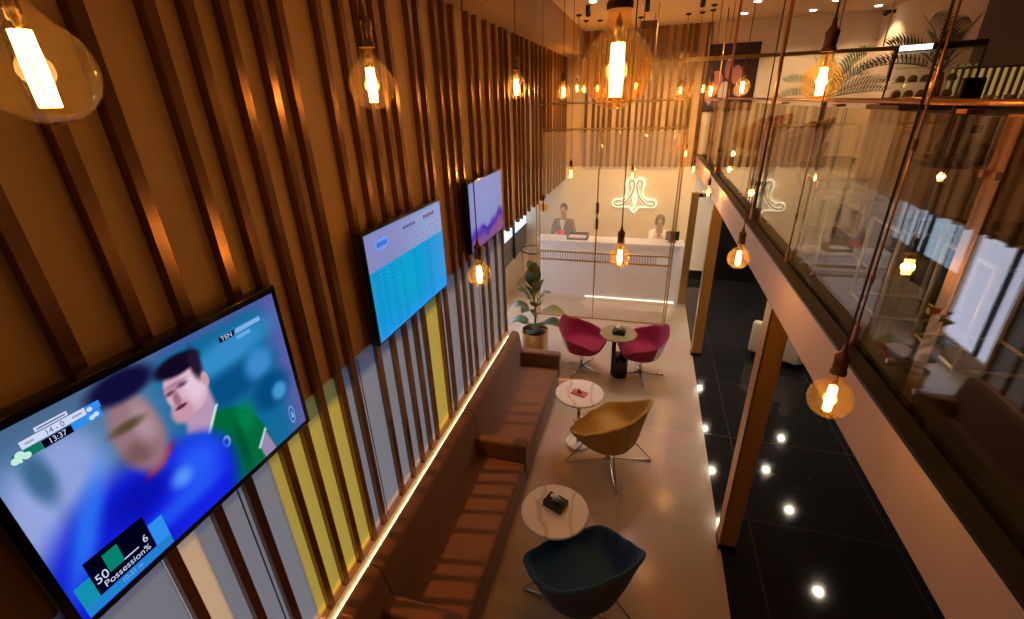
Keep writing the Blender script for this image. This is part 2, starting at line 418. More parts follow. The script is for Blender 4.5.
def swivel_chair(label, loc, rz, brz):
    t = thing('swivel_chair', label, 'chair', loc, rz, 'magenta swivel chairs')
    a, b = shell(SR, SZ, .43, .23)
    k0 = b.use(M['shellwhite']).cur; b.use(M['magenta'])
    b.mi = []
    for f in b.f:
        c = sum((Vector(b.v[i]) for i in f), Vector())/len(f); b.mi.append(1 if abs(math.degrees(math.atan2(c.y, c.x))) < 112 and c.z > .36 else 0)
    a.build('upholstery', M['magenta'], t, True, 1); b.build('white_shell', None, t, True, 1)
    MB().tube([(0,0,.36),(0,0,.05)], .022).build('stem', M['chrome'], t, True)
    for k in range(4):
        an = brz-rz+PI/2*k; d = Vector((math.cos(an), math.sin(an), 0))
        MB().tube([d*.01+Vector((0,0,.062)), d*.32+Vector((0,0,.02)), d*.335+Vector((0,0,.012))], [.022,.013,.012], 8).build('leg', M['chrome'], t, True)
    return t
swivel_chair('magenta swivel chair with white back, on the left of the dark pedestal table', (-.72,5.93,0), R(-14), R(-23))
swivel_chair('magenta swivel chair on the right of the dark pedestal table', (.13,5.93,0), R(192), R(-80))

# ------------------------------------------------------------------ small tables and what lies on them
def disc(r, z0, z1, b=.008): return [(0.0001,z0),(r-b,z0),(r,z0+b),(r,z1-b),(r-b,z1),(.0001,z1)]
def side_table(label, x, y):
    t = thing('side_table', label, 'table', (x,y,0), 0, 'round marble side tables')
    MB().lathe(disc(.27,.695,.72), n=48).build('table_top', M['marble'], t, 'auto')
    so_ = MB().lathe([(.017,.03),(.017,.7)]).build('stem', M['brass'], t, True)
    MB().lathe(disc(.068,.33,.36), n=32).build('collar', M['marble'], so_, 'auto')['label'] = 'white marble collar'
    MB().lathe(disc(.145,0,.03), n=40).build('base', M['marble'], t, 'auto')
side_table('round white marble table holding the red card, beside the mustard chair', -.53, 4.27)
side_table('round white marble table in front of the navy chair', -.49, 2.62)
t = thing('pedestal_table', 'round greenish-brown table on a black drum between two magenta chairs', 'table', (-.21,5.82,0))
MB().lathe(disc(.255,.695,.72), n=48).build('table_top', M['olive'], t, 'auto')
MB().lathe([(.03,.02),(.03,.7)], (-.05,.03,0)).build('stem', M['blackgloss'], t, True)
MB().lathe([(.0001,0),(.11,0),(.11,.33),(.105,.34),(.0001,.34)], (.05,.06,0)).build('drum_base', M['blackgloss'], t, 'auto')
def tissue_box(label, loc, rz, s=1):
    t = thing('tissue_box', label, 'tissue box', loc, rz, 'black tissue boxes')
    MB().box(-.085*s,.085*s,-.06*s,.06*s,0,.06*s,bev=.004).build('box', M['blackgloss'], t)
    mb = MB(); vs = []; fs = []
    k = 14
    for lv, (r, z) in enumerate(((.028,.058),(.02,.075),(.036,.1),(.03,.112))):
        for i in range(k):
            a = 2*PI*i/k; w = 1+.35*math.sin(3*a+lv)*(lv > 0)
            vs.append((r*w*math.cos(a)*1.2*s, r*w*math.sin(a)*.6*s, (z+.01*math.sin(2*a+lv)*(lv > 1))*s))
    for l in range(3):
        for i in range(k): fs.append((l*k+i, l*k+(i+1) % k, (l+1)*k+(i+1) % k, (l+1)*k+i))
    fs.append([3*k+i for i in range(k)]); fs.append(list(range(k)))
    mb.add(vs, fs).build('tissue', M['tissue'], t, True)
tissue_box('black tissue box with a white tissue on the nearer marble table', (-.49,2.66,.7205), R(-22))
tissue_box('black tissue box on the dark round table between magenta chairs', (-.20,5.80,.7205), R(-8))
t = thing('card_stand', 'small red printed card lying on the marble table by the mustard chair', 'card', (-.53,4.25,.7205), R(-20))
MB().box(-.085,.085,-.05,.05,0,.012,bev=.002).build('card_base', M['pink'], t)
MB().prism([(-.03,.012),(.03,.012),(.004,.06),(-.004,.06)], lambda a,b,d: (a,d,b), -.004, .004).build('upright_card', M['pink'], t)

# ------------------------------------------------------------------ potted plant
def leaf_mesh(base, direction, length, width, droop, tilt=0):
    """a broad blade with midrib fold, from base along direction (unit, 3D), arching down"""
    d = Vector(direction).normalized(); up = Vector((0,0,1)); side = d.cross(up)
    side = side.normalized() if side.length > .05 else Vector((1,0,0))
    nn = side.cross(d).normalized()
    vs = []; fs = []; n_ = 10
    for i in range(n_+1):
        t = i/n_; c = Vector(base)+d*length*t - up*droop*length*t*t
        w = width*math.sin(PI*min(1,t**.8))**.75*.5+.002
        for q in (-1,-.5,0,.5,1): vs.append(c+side*w*q+nn*(abs(q)*w*.16+.012*math.sin(9*t+q*2)*abs(q)))
    for i in range(n_):
        for q in range(4): fs.append((i*5+q, i*5+q+1, i*5+q+6, i*5+q+5))
    return vs, fs
t = thing('potted_plant', 'leafy green plant in a round brass pot past the far sofa', 'plant', (-1.53,6.32,0))
MB().lathe([(.0001,0),(.17,0),(.2,.04),(.215,.38),(.2,.385),(.185,.33),(.0001,.33)], n=36).build('pot', M['brass'], t, 'auto')
MB().lathe([(.0001,.33),(.18,.33),(.15,.35),(.0001,.36)]).build('soil', M['soil'], t, True)
MB().tube(smoothpath([(0,0,.34),(.01,0,.7),(-.02,.01,1.0),(-.02,0,1.22)]), .02, 8).build('stem', M['stem'], t, True)
LV = [  # base z, azimuth, elevation, length, width, droop, olive
 (.36,-90,25,.28,.16,.2,0),(.40,175,35,.46,.24,.75,0),(.45,-15,30,.50,.22,.5,0),(.42,-75,45,.36,.2,.55,0),(.62,-12,38,.56,.22,.62,1),(.66,190,45,.42,.2,.75,0),
 (.62,-110,52,.40,.17,.6,0),(.70,-60,58,.40,.17,.5,1),(.78,-5,60,.42,.16,.5,0),(.80,185,60,.42,.16,.5,0),(.86,-140,68,.44,.17,.35,0),(.90,-40,70,.44,.17,.35,1),(.98,-100,76,.46,.17,.25,0),(1.0,100,70,.42,.17,.3,0),(1.06,-70,80,.42,.15,.15,1),(1.12,150,78,.36,.14,.2,0)]
for z, az, el, ln, wd, dr, ol in LV:
    d = Vector((math.cos(R(az))*math.cos(R(el)), math.sin(R(az))*math.cos(R(el)), math.sin(R(el))))
    p0 = Vector((-.01,0,z)); p1 = p0+d*.12
    lf = MB().use(M['leaf2' if ol else 'leaf']); lf.add(*leaf_mesh(p1, d, ln*1.05, wd*1.25, dr))
    lf.use(M['stem']).tube([p0,p1,p1+d*ln*.3-Vector((0,0,dr*ln*.09))], [.009,.008,.003], 6)
    o = lf.build('leaf', None, t, True)

# ------------------------------------------------------------------ televisions
def tv_base(label, y0, y1, z0, z1, bz=.016):
    t = thing('television', label, 'television', (-1.66,(y0+y1)/2,(z0+z1)/2), 0, 'wall televisions')
    h = (y1-y0)/2; k = (z1-z0)/2
    MB().box(-.005,.055,-h,h,-k,k,bev=.006).build('casing', M['blackgloss'], t, 'auto')
    MB().box(-.073,-.005,-.2,.2,-.15,.15).build('wall_bracket', M['black'], t)
    return t, h-bz, k-bz
def painted(mb_name, t, h, k, fn, strength, nu=220, nv=140, extra=None):
    vs = []; cols = []
    for j in range(nv+1):
        for i in range(nu+1):
            u, v = i/nu, j/nv; vs.append((.057, -h+2*h*u, -k+2*k*v)); cols.append(fn(u, v))
    fs = [(j*(nu+1)+i, j*(nu+1)+i+1, (j+1)*(nu+1)+i+1, (j+1)*(nu+1)+i) for j in range(nv) for i in range(nu)]
    mb = MB().use(vcol_screen('screen_'+mb_name, strength)); mb.add(vs, fs)
    nb = len(vs)
    if extra: extra(mb, lambda u, v, e=.0015: Vector((.057+e, -h+2*h*u, -k+2*k*v)))
    me = bpy.data.meshes.new('screen'); me.from_pydata(mb.v, [], mb.f)
    for x in mb.mats: me.materials.append(x)
    me.polygons.foreach_set('material_index', mb.mi)
    at = me.color_attributes.new('pic', 'FLOAT_COLOR', 'POINT')
    buf = []
    for c in cols: buf += [c[0]**2.2, c[1]**2.2, c[2]**2.2, 1]
    buf += [0,0,0,1]*(len(mb.v)-nb)
    at.data.foreach_set('color', buf)
    o = bpy.data.objects.new('screen', me); COL.objects.link(o); o.parent = t
    return o
def ss(a, b, x):
    t = max(0, min(1, (x-a)/(b-a))); return t*t*(3-2*t)
def mixc(a, b, t): return tuple(p+(q-p)*t for p, q in zip(a, b))
AS = 1.42
def ell(u, v, cu, cv, ru, rv, soft, ang=0):
    x = (u-cu)*AS; y = v-cv; c, s_ = math.cos(ang), math.sin(ang); x, y = x*c+y*s_, -x*s_+y*c
    return 1-ss(1-soft, 1+soft, math.hypot(x/(ru*AS), y/rv))
def poly_in(u, v, P, soft=.01):
    """signed-distance style fill of a convex polygon (ccw)"""
    d = 9
    for (a, b), (c, e) in zip(P, P[1:]+P[:1]):
        ex, ey = (c-a)*AS, e-b; L = math.hypot(ex, ey); d = min(d, (ex*(v-b)-ey*(u-a)*AS)/L)
    return ss(-soft, soft, d)
def rugby(u, v):
    c = mixc((.10,.42,.62), (.36,.38,.66), ss(.86,.99,u))
    c = mixc(c, (.22,.56,.80), ell(u,v,.72,.80,.22,.09,.6,.1)); c = mixc(c, (.05,.32,.52), ell(u,v,.70,.60,.2,.10,.5))
    c = mixc(c, (.25,.55,.82), ell(u,v,.84,.62,.07,.10,.5)); c = mixc(c, (.04,.30,.50), ell(u,v,.86,.40,.10,.12,.5)); c = mixc(c, (.28,.6,.85), ell(u,v,.9,.36,.04,.06,.5))
    c = mixc(c, (.33,.36,.62), ss(.93,1.0,v)*.8)
    left = 1-ss(.34,.52,u)
    c = mixc(c, (.36,.50,.66), left*.9); c = mixc(c, (.60,.66,.90), ell(u,v,.14,.68,.09,.22,.5)*.9); c = mixc(c, (.62,.68,.92), ell(u,v,.03,.56,.05,.25,.5)*.9)
    c = mixc(c, (.18,.36,.50), ell(u,v,.08,.74,.03,.12,.6)*.8)
    c = mixc(c, (.30,.42,.56), ss(.82,1,v)*left)
    # man in green behind
    c = mixc(c, (.02,.42,.25), poly_in(u,v,[(.52,.0),(.80,.0),(.775,.22),(.735,.38),(.66,.48),(.59,.52),(.54,.42)],.015))
    c = mixc(c, (.03,.52,.32), ell(u,v,.70,.36,.05,.1,.7)*.8); c = mixc(c, (.01,.28,.18), ell(u,v,.655,.2,.02,.18,.8)*.6)
    c = mixc(c, (.62,.54,.70), poly_in(u,v,[(.735,.0),(.80,.0),(.775,.165),(.725,.10)],.008))
    c = mixc(c, (.75,.85,.85), poly_in(u,v,[(.715,.10),(.725,.085),(.78,.18),(.775,.20)],.005))
    c = mixc(c, (.74,.60,.72), poly_in(u,v,[(.47,.50),(.55,.42),(.605,.56),(.60,.72),(.50,.70)],.02))
    c = mixc(c, (.80,.90,.90), poly_in(u,v,[(.535,.42),(.55,.42),(.615,.55),(.60,.555)],.005))
    c = mixc(c, (.86,.68,.76), ell(u,v,.525,.745,.075,.155,.09,.12)); c = mixc(c, (.80,.60,.68), ell(u,v,.485,.64,.04,.07,.3))
    c = mixc(c, (.93,.80,.88), ell(u,v,.555,.74,.04,.10,.6))
    c = mixc(c, (.10,.07,.15), ell(u,v,.525,.885,.085,.055,.25,.0)); c = mixc(c, (.16,.11,.2), ell(u,v,.585,.84,.022,.09,.5))
    c = mixc(c, (.82,.62,.68), ell(u,v,.60,.73,.014,.045,.2))
    for e in ((.468,.765,.018,.012),(.515,.775,.018,.012)): c = mixc(c, (.34,.22,.28), ell(u,v,*e,.9)*.9)
    c = mixc(c, (.30,.18,.26), ell(u,v,.49,.795,.045,.012,.9)*.35); c = mixc(c, (.62,.42,.5), ell(u,v,.482,.715,.012,.04,.6))
    c = mixc(c, (.38,.16,.22), ell(u,v,.487,.665,.022,.011,.4)); c = mixc(c, (.75,.95,.9), ell(u,v,.595,.30,.017,.038,.2)); c = mixc(c, (.1,.4,.35), ell(u,v,.595,.30,.01,.02,.3))
    # blurred man in blue in front
    c = mixc(c, (.10,.14,.86), ell(u,v,.26,.10,.33,.46,.22)); c = mixc(c, (.10,.16,.92), ell(u,v,.44,.22,.16,.24,.3))
    c = mixc(c, (.18,.36,1.0), ell(u,v,.46,.30,.10,.14,.7)); c = mixc(c, (.20,.50,1.0), ell(u,v,.11,.40,.035,.25,.8,-.5)*.8)
    c = mixc(c, (.07,.08,.66), ell(u,v,.27,.36,.10,.1,.7)*.8); c = mixc(c, (.36,.62,1.0), ell(u,v,.40,.30,.035,.05,.8)*.9); c = mixc(c, (.18,.42,1.0), ell(u,v,.34,.16,.16,.05,.8)*.6)
    c = mixc(c, (.62,.12,.30), ell(u,v,.36,.47,.06,.03,.5,.5)*.9)
    c = mixc(c, (.60,.46,.50), ell(u,v,.335,.67,.075,.23,.25,.08)); c = mixc(c, (.40,.28,.26), ell(u,v,.32,.58,.05,.06,.7)*.6)
    c = mixc(c, (.74,.62,.66), ell(u,v,.36,.70,.03,.12,.8)*.7); c = mixc(c, (.30,.26,.14), ell(u,v,.315,.735,.05,.025,.7)*.8)
    c = mixc(c, (.09,.08,.24), ell(u,v,.345,.93,.10,.075,.35))
    return c
t, h, k = tv_base('large television nearest the camera, showing a rugby match', .455, 1.565, 2.20, 2.975, .03)
def flat(name, col, s=1.0): return emis(name, tuple(c**2.2 for c in col), s)
def tv1x(mb, P):
    def quad(pts, m, e): mb.use(m); mb.add([P(u,v,e) for u,v in pts], [(0,1,2,3)])
    U = lambda u: (u*1.04+.035)/1.06+.002
    wl = flat('score_white', (.80,.84,.95)); nv = flat('score_navy', (.02,.03,.12)); gr = flat('score_green', (.06,.5,.42)); lb = flat('score_light_blue', (.2,.55,.92)); tl = flat('score_teal', (.10,.55,.68)); dt = flat('score_text', (.25,.3,.4)); sg = flat('shamrock_white', (.75,.92,.85))
    dk = flat('logo_dark', (.05,.1,.2)); pl = flat('logo_pale', (.5,.68,.9))
    Q = lambda a,b,c,d: [(U(a),b),(U(c),b),(U(c),d),(U(a),d)]
    quad(Q(.045,.89,.205,.925), wl, .001); quad(Q(.085,.93,.165,.95), wl, .001); quad(Q(.085,.848,.16,.885), nv, .001); quad(Q(.02,.85,.084,.888), flat('flag_green', (.08,.45,.35)), .001)
    quad(Q(.16,.85,.24,.888), lb, .001); quad(Q(.206,.89,.245,.925), lb, .001)
    def tx(s, u, v, size, m, e=.002, wide=.8): mb.use(m); o = P(U(u), v, e); text_into(mb, s, size, lambda a,b: o+Vector((0,a,b)), wide=wide)
    tx('14 - 0', .125, .907, .026, dt); tx('13:37', .122, .866, .026, wl)
    quad(Q(.055,.903,.075,.913), flat('score_grey', (.6,.65,.75)), .0015); quad(Q(.17,.903,.195,.913), flat('score_grey2', (.6,.65,.75)), .0015); quad(Q(.09,.936,.16,.943), flat('score_grey3', (.4,.45,.6)), .0015)
    for du, dv in ((0,.012),(-.012,-.004),(.012,-.004)): 
        mb.use(sg); c0 = P(U(.035+du), .866+dv, .0016); mb.add([c0+Vector((0,.011*math.cos(a*PI/6),.011*math.sin(a*PI/6))) for a in range(12)], [list(range(12))])
    mb.use(sg); mb.add([P(U(a),b,.0016) for a,b in ((.028,.845),(.034,.845),(.037,.866),(.033,.866))], [(0,1,2,3)])
    mb.use(wl); 
    for uu, vv in ((.215,.905),(.225,.87),(.212,.865)): mb.add([P(U(uu),vv,.0016)+Vector((0,.008*math.cos(a*PI/5),.008*math.sin(a*PI/5))) for a in range(10)], [list(range(10))])
    quad(Q(.025,.065,.21,.27), nv, .001); quad(Q(.072,.132,.118,.24), gr, .0015); quad(Q(.118,.132,.165,.139), wl, .0015)
    tx('50', .05, .145, .05, wl); tx('6', .19, .15, .045, wl); tx('Possession%', .12, .095, .036, wl, wide=.85)
    quad(Q(-.02,.03,.025,.19), tl, .0008); quad(Q(.212,.04,.262,.20), lb, .0008); quad(Q(-.02,.005,.262,.062), flat('strip_blue', (.15,.5,.80)), .0009)
    tx('10-21 m', .12, .04, .026, pl)
    quad([(.70,.872),(.768,.872),(.775,.905),(.70,.905)], dk, .001); quad([(.775,.876),(.905,.876),(.905,.905),(.78,.905)], pl, .001); quad([(.775,.838),(.845,.838),(.845,.862),(.775,.862)], flat('logo_pale2', (.4,.65,.88)), .001)
    mb.use(wl); o = P(.735,.889,.002); text_into(mb, 'TEN', .026, lambda a,b: o+Vector((0,a,b)), wide=1.1)
    mb.use(flat('logo_tip', (.3,.6,.95)))
    # pale outlined emblem low on the right
    mb.use(pl); c0 = P(.93,.13,.001); ring = []
    for a in range(20): 
        q = 2*PI*a/20
        for rr in (.85,1.0): ring.append(c0+Vector((0,.018*rr*math.cos(q),.05*rr*math.sin(q))))
    mb.add(ring, [(2*a, 2*((a+1) % 20), 2*((a+1) % 20)+1, 2*a+1) for a in range(20)])
    mb.add([P(.925,.10,.001),P(.94,.10,.001),P(.935,.15,.001),P(.928,.15,.001)], [(0,1,2,3)])
painted('rugby', t, h, k, rugby, .95, 300, 190, tv1x)

def flights(u, v):
    c = mixc((.55,.56,.78), (.60,.66,.84), ss(.2,.8,u)); c = mixc(c, (.52,.54,.74), ss(.97,1,v))
    b = 1-ss(.655,.675,v)
    tb = mixc((.10,.62,.86), (.24,.62,.90), ss(.55,1,u)); tb = mixc(tb, (.16,.62,.95), 1-ss(0,.25,v)); tb = mixc(tb, (.08,.66,.84), ell(u,v,.42,.45,.2,.3,.7))
    return mixc(c, tb, b)
t, h, k = tv_base('television in the middle, showing a pale blue flight timetable', 2.28, 3.41, 2.26, 3.015)
def tv2x(mb, P):
    dk = flat('table_ink', (.08,.50,.76)); hk = flat('header_ink', (.30,.32,.42)); mr = flat('maroon_ink', (.5,.25,.42)); bl = flat('plane_blue', (.12,.38,.80)); pb = flat('plane_pale', (.45,.6,.92)); gi = flat('grey_ink', (.50,.51,.69))
    def quad(pts, m, e=.001): mb.use(m); mb.add([P(u,v,e) for u,v in pts], [(0,1,2,3)])
    def bar(u0,u1,v,hh,m): quad([(u0,v-hh),(u1,v-hh),(u1,v+hh),(u0,v+hh)], m)
    mb.use(pb); c0 = P(.17,.87,.0008); mb.add([c0+Vector((0,.085*math.cos(a*PI/8),.04*math.sin(a*PI/8))) for a in range(16)], [list(range(16))])
    for q in range(5): bar(.115+.024*q,.132+.024*q,.87,.022,bl)
    mb.use(bl); c0 = P(.16,.935,.0012); mb.add([c0+Vector((0,.008*math.cos(a*PI/4),.008*math.sin(a*PI/4))) for a in range(8)], [list(range(8))])
    for q in range(9): bar(.43+.019*q,.443+.019*q,.905,.013+.004*(q % 2),hk)
    for q in range(7): bar(.72+.024*q,.738+.024*q,.91,.016+.006*(q % 3 == 0),mr)
    bar(.44,.6,.865,.003,gi); bar(.72,.88,.865,.003,gi)
    for r_, vv in enumerate((.80,.755,.715,.69)):
        uu = .04
        while uu < .93:
            w = random.uniform(.012,.03); bar(uu,uu+w,vv,.006,gi); uu += w+random.uniform(.008,.07)
    rnd = random.Random(3)
    for r_ in range(16):
        vv = .63-r_*.039
        for cu, nn in ((.04,3),(.13,2),(.22,3),(.34,2),(.52,2),(.72,3)):
            uu = cu
            for q in range(nn):
                w = rnd.uniform(.008,.02); bar(uu,uu+w,vv,.0075,dk); uu += w+.006
painted('flights', t, h, k, flights, .92, 120, 80, tv2x)

def skyfield(u, v):
    c = mixc((.55,.58,.84), (.60,.60,.80), u); c = mixc(c, (.62,.66,.86), ell(u,v,.4,.75,.4,.3,.9)*.5)
    hz = .22+.10*u+.05*math.sin(u*9)+.025*math.sin(u*23)
    c = mixc(c, (.34,.22,.72), 1-ss(hz-.06,hz+.09,v)); c = mixc(c, (.58,.36,.56), 1-ss(hz-.2,hz-.04,v)); c = mixc(c, (.50,.34,.62), 1-ss(0,.1,v))
    c = mixc(c, (.22,.14,.62), ell(u,v,.45+.05*math.sin(v*40),hz-.01,.12,.03,.5)*.8)
    return c
t, h, k = tv_base('far television, nearest the reception, with a lilac sky over purple land', 4.03, 5.08, 2.34, 3.03)
painted('field', t, h, k, skyfield, .85, 100, 70)

# ------------------------------------------------------------------ pendant bulbs
BULBS = [ # x, y, z(globe centre), lit, label
(-.74,.45,3.755,1,'amber globe bulb in the upper left corner, closest to the camera'),
(-.07,.93,3.745,1,'large amber globe bulb at top centre with its dark socket'),
(-.76,1.25,3.755,1,'amber globe bulb hanging before the slats, upper left of centre'),
(-.80,2.91,3.78,1,'amber globe bulb against the slats above the far television'),
(-.82,4.62,3.77,1,'small amber globe bulb just left of the large centre bulb'),
(.55,1.99,3.73,1,'amber globe bulb in front of the palm fronds'),
(.69,4.58,3.75,1,'amber globe bulb over the right edge of the dark wall picture'),
(.55,5.62,3.74,1,'amber globe bulb over the left edge of the dark wall picture'),
(.74,8.75,3.80,1,'tiny amber bulb just left of the dark wall picture'),
(.40,8.95,3.79,1,'tiny amber bulb before the far slats, left of the dark picture'),
(-.93,5.85,2.86,1,'small amber bulb high in the partition, left of the glowing sign'),
(-.12,2.66,2.84,1,'amber globe bulb hanging in front of the white reception counter'),
(-.80,2.09,2.89,1,'amber globe bulb hanging below the far television'),
(-1.29,5.88,2.43,0,'unlit amber globe bulb above the leafy plant, beside the standing man'),
(-.23,7.3,2.63,1,'small amber bulb hanging right over the top of the glowing sign'),
(.60,8.9,2.78,1,'tiny amber bulb at the far end of the balcony beam, left one of two'),
(.71,8.3,2.60,1,'tiny amber bulb at the far end of the balcony beam, right one of two'),
(.74,6.22,2.60,1,'amber bulb beside the far gold column top'),
(.56,2.86,2.81,1,'amber globe bulb in front of the balcony beam, middle of the right side'),
(.60,1.385,2.835,1,'amber globe bulb in front of the balcony beam, lowest and nearest'),
(-1.23,8.2,3.87,1,'tiny amber bulb seen through the large centre bulb, leftmost of four'),
(-1.20,8.8,3.87,1,'tiny amber bulb seen through the large centre bulb, second from left'),
(-.98,8.9,3.87,1,'tiny amber bulb seen through the large centre bulb, just left of its filament'),
(-.33,8.9,3.88,1,'tiny amber bulb seen through the large centre bulb, right of its filament'),
]
gp = [(.019,.098),(.0185,.084),(.0205,.072),(.026,.0625)]
gp += [(.0625*math.cos(a), -.0625*math.sin(a)) for a in [R(-63+153*i/16) for i in range(1,16)]]+[(.0001,-.0625)]
def make_bulb():
    t = empty('pendant_light')
    MB().lathe(gp, n=28).build('glass_globe', M['globe'], t, True)
    fm = MB()
    for i in range(10):
        a = 2*PI*i/10; fm.tube([(.0095*math.cos(a),.0095*math.sin(a),.043),(.0105*math.cos(a+.2),.0105*math.sin(a+.2),.0),(.0095*math.cos(a+.4),.0095*math.sin(a+.4),-.042)], .0021, 5)
    fo = fm.build('filament', M['filament'], t)
    MB().lathe([(.004,-.046),(.011,-.044),(.004,-.041),(.0035,.05),(.006,.056),(.006,.075),(.0001,.09)], n=12).build('filament_support', M['brass'], fo, True)
    MB().lathe([(.0001,.092),(.0225,.092),(.0225,.102),(.0195,.105),(.0195,.135),(.0215,.138),(.0215,.152),(.014,.160),(.008,.168),(.006,.19),(.0001,.192)], n=20).build('socket', M['oldbrass'], t, 'auto')
    return t
b0 = make_bulb()
def off_filament():
    o = [c for c in b0.children if c.name.startswith('filament')][0]
    return o
offm = M['brass']
tag(b0, BULBS[0][4], 'lamp', 'amber globe pendant lights'); b0.location = BULBS[0][:3]
ALLB = [b0]+[dup(b0, q[:3], 0, q[4], 'amber globe pendant lights') for q in BULBS[1:]]
for i, (b, (x, y, z, lit, lab)) in enumerate(zip(ALLB, BULBS)):
    if not lit:
        for c in b.children:
            if c.data.materials[0] == M['filament']:
                c.data = c.data.copy(); c.data.materials[0] = offm
    MB().tube([(0,0,.19),(0,0,ZC-z-.02)], .0032, 6).build('cord', M['cord'], b)
    MB().lathe([(.0001,-.03),(.012,-.03),(.04,-.02),(.045,0),(.0001,0)], (0,0,ZC-z), 16).build('canopy', M['black'], b, 'auto')
    if lit:
        ld = bpy.data.lights.new('bulb_light', 'POINT'); ld.energy = {0:.8,1:1.5,2:3,12:6,5:8,19:3.5,11:10}.get(i, 14); ld.color = (1,.53,.19); ld.shadow_soft_size = .02
        lo = bpy.data.objects.new('bulb_light', ld); COL.objects.link(lo); lo.parent = b; lo.location = (0,0,0)

# ------------------------------------------------------------------ glass partition with its gold frame
YP = 7.7
t = thing('glass_partition', 'tall hazed glass screen in a thin gold frame before the reception', 'partition', (-.63,YP,0))
X0, X1 = -1.13, 1.13
for x in (X0,-.14,X1): MB().box(x-.012,x+.012,-.012,.012,0,3.28).build('post', M['gold'], t)
for z in (3.28,1.26,1.11,.012): MB().box(X0,X1,-.012,.012,z-.012,z+.012).build('rail', M['gold'], t)
mb = MB()
for q in range(46): mb.box(X0+.02+q*.044,X0+.034+q*.044,-.01,.01,1.122,1.248)
mb.build('rail_comb', M['gold'], t)
for a, b in ((X0+.05,-.16),(-.12,X1-.06)): MB().box(a,b,-.005,.005,.03,1.095).box(a,b,-.005,.005,1.28,3.24).build('glass_pane', M['partglass'], t)
for z in (2.05,1.78): MB().lathe([(.028,-.09),(.028,.09)], (-.14,-.0,z), 12).build('coupler', M['oldbrass'], t, 'auto')
t = thing('bar_portal', 'open gold bar frame rising over the glass partition to the balcony bar', 'frame', (-.63,7.5,0))
for x in (X0,X1-.05): MB().box(x-.011,x+.011,-.011,.011,0,3.66).build('post', M['gold'], t)
MB().box(X0,X1-.05,-.011,.011,3.645,3.67).build('rail', M['gold'], t)
t = thing('gold_bar', 'thick horizontal gold bar crossing high over the far end of the balcony', 'bar', (1.3,7.75,4.17))
MB().box(-1.5,1.62,-.02,.02,-.024,.024).build('beam', M['gold'], t); MB().box(1.58,1.62,-.02,.02,-.36,-.024).build('drop_bar', M['gold'], t)
for x in (-1.35,1.45): MB().tube([(x,0,.03),(x,0,ZC-4.17)], .006, 6).build('hanger_rod', M['gold'], t)

# ------------------------------------------------------------------ reception
t = thing('reception_counter', 'long white reception counter with a glowing foot line', 'counter', (-.62,8.5,0))
MB().box(-1.35,1.32,.04,.12,.1,1.19,bev=.004).build('front_panel', M['white'], t)
MB().box(-1.38,1.36,0,.42,1.19,1.23,bev=.005).build('counter_top', M['white'], t)
MB().box(1.30,1.36,.0,.42,0,1.19,bev=.004).build('side_panel', M['white'], t)
MB().box(-1.35,1.3,.05,.12,0,.1).build('plinth', M['cream'], t)
MB().box(-.4,1.29,.02,.045,.085,.1).build('light_strip', M['ledw'], t)
MB().box(-1.3,1.3,.12,.42,.70,.74).build('work_surface', M['cream'], t)
# sign
t = thing('wall_sign', 'glowing cream looped scroll emblem on the far wall', 'sign', (-.235,YB-.05,1.83))
S = .00187
def sp(a, b): return ((a-407)*S, 0, (281-b)*S)
Lk = [(345,190),(338,150),(352,125),(378,128),(392,165),(388,215),(368,280),(328,340),(280,385),(228,402),(190,390),(190,362),(225,350),(262,358)]
mbs = MB(); mbg = MB()
for mir in (1,-1):
    pts = [sp(407+(a-407)*mir, b) for a, b in Lk]; pp = smoothpath(pts, 6)
    mbs.tube([(a, -.045, c) for a, b, c in pp], .018, 8)
    mbg.tube([(a, -.005, c) for a, b, c in pp], .032, 8)
    Ok = [(318,215),(305,150),(330,105),(375,100),(405,140)]
    mbg.tube(smoothpath([sp(407+(a-407)*mir, b) for a, b in Ok], 6), .019, 8)
    mbg.tube(smoothpath([sp(407+(a-407)*mir, b) for a, b in [(315,215),(322,260),(300,310),(240,335),(185,340),(165,378),(190,415),(260,420),(350,420),(372,450),(407,485)]], 6), .018, 8)
mbg.tube(smoothpath([sp(407+22*math.cos(a*PI/6), 445+28*math.sin(a*PI/6)) for a in range(13)], 3), .014, 8)
mbg.tube(smoothpath([sp(407,250),sp(392,330),sp(407,400),sp(422,330),sp(407,250)], 6), .02, 8)
mbg.build('glow_tube', M['neon'], t, True); mbs.build('scroll_letter', mat('sign_metal', (.45,.42,.33), .5), t, True)
for x in (-.2,.2): MB().box(x-.01,x+.01,0,.05,-.15,-.13).build('mount', M['gold'], t)

# people
def figure(name, label, loc, rz, J, E, Rd, rootk):
    t = thing(name, label, 'person', loc, rz)
    return t
def skin(name, J, E, Rd, root, m, parent, sub=2):
    ks = list(J); me = bpy.data.meshes.new(name); me.from_pydata([J[k] for k in ks], [(ks.index(a), ks.index(b)) for a, b in E], [])
    o = bpy.data.objects.new(name, me); COL.objects.link(o); o.parent = parent
    md = o.modifiers.new('skin', 'SKIN'); md.use_smooth_shade = True
    sk = me.skin_vertices[0].data if me.skin_vertices else None
    if sk is None:
        bm = bmesh.new(); bm.from_mesh(me); bm.verts.layers.skin.verify(); bm.to_mesh(me); bm.free(); sk = me.skin_vertices[0].data
    for i, k in enumerate(ks):
        r = Rd.get(k, .03); sk[i].radius = r if isinstance(r, tuple) else (r, r); sk[i].use_root = (k == root)
    s_ = o.modifiers.new('sub', 'SUBSURF'); s_.levels = sub; s_.render_levels = sub
    me.materials.append(m); return o
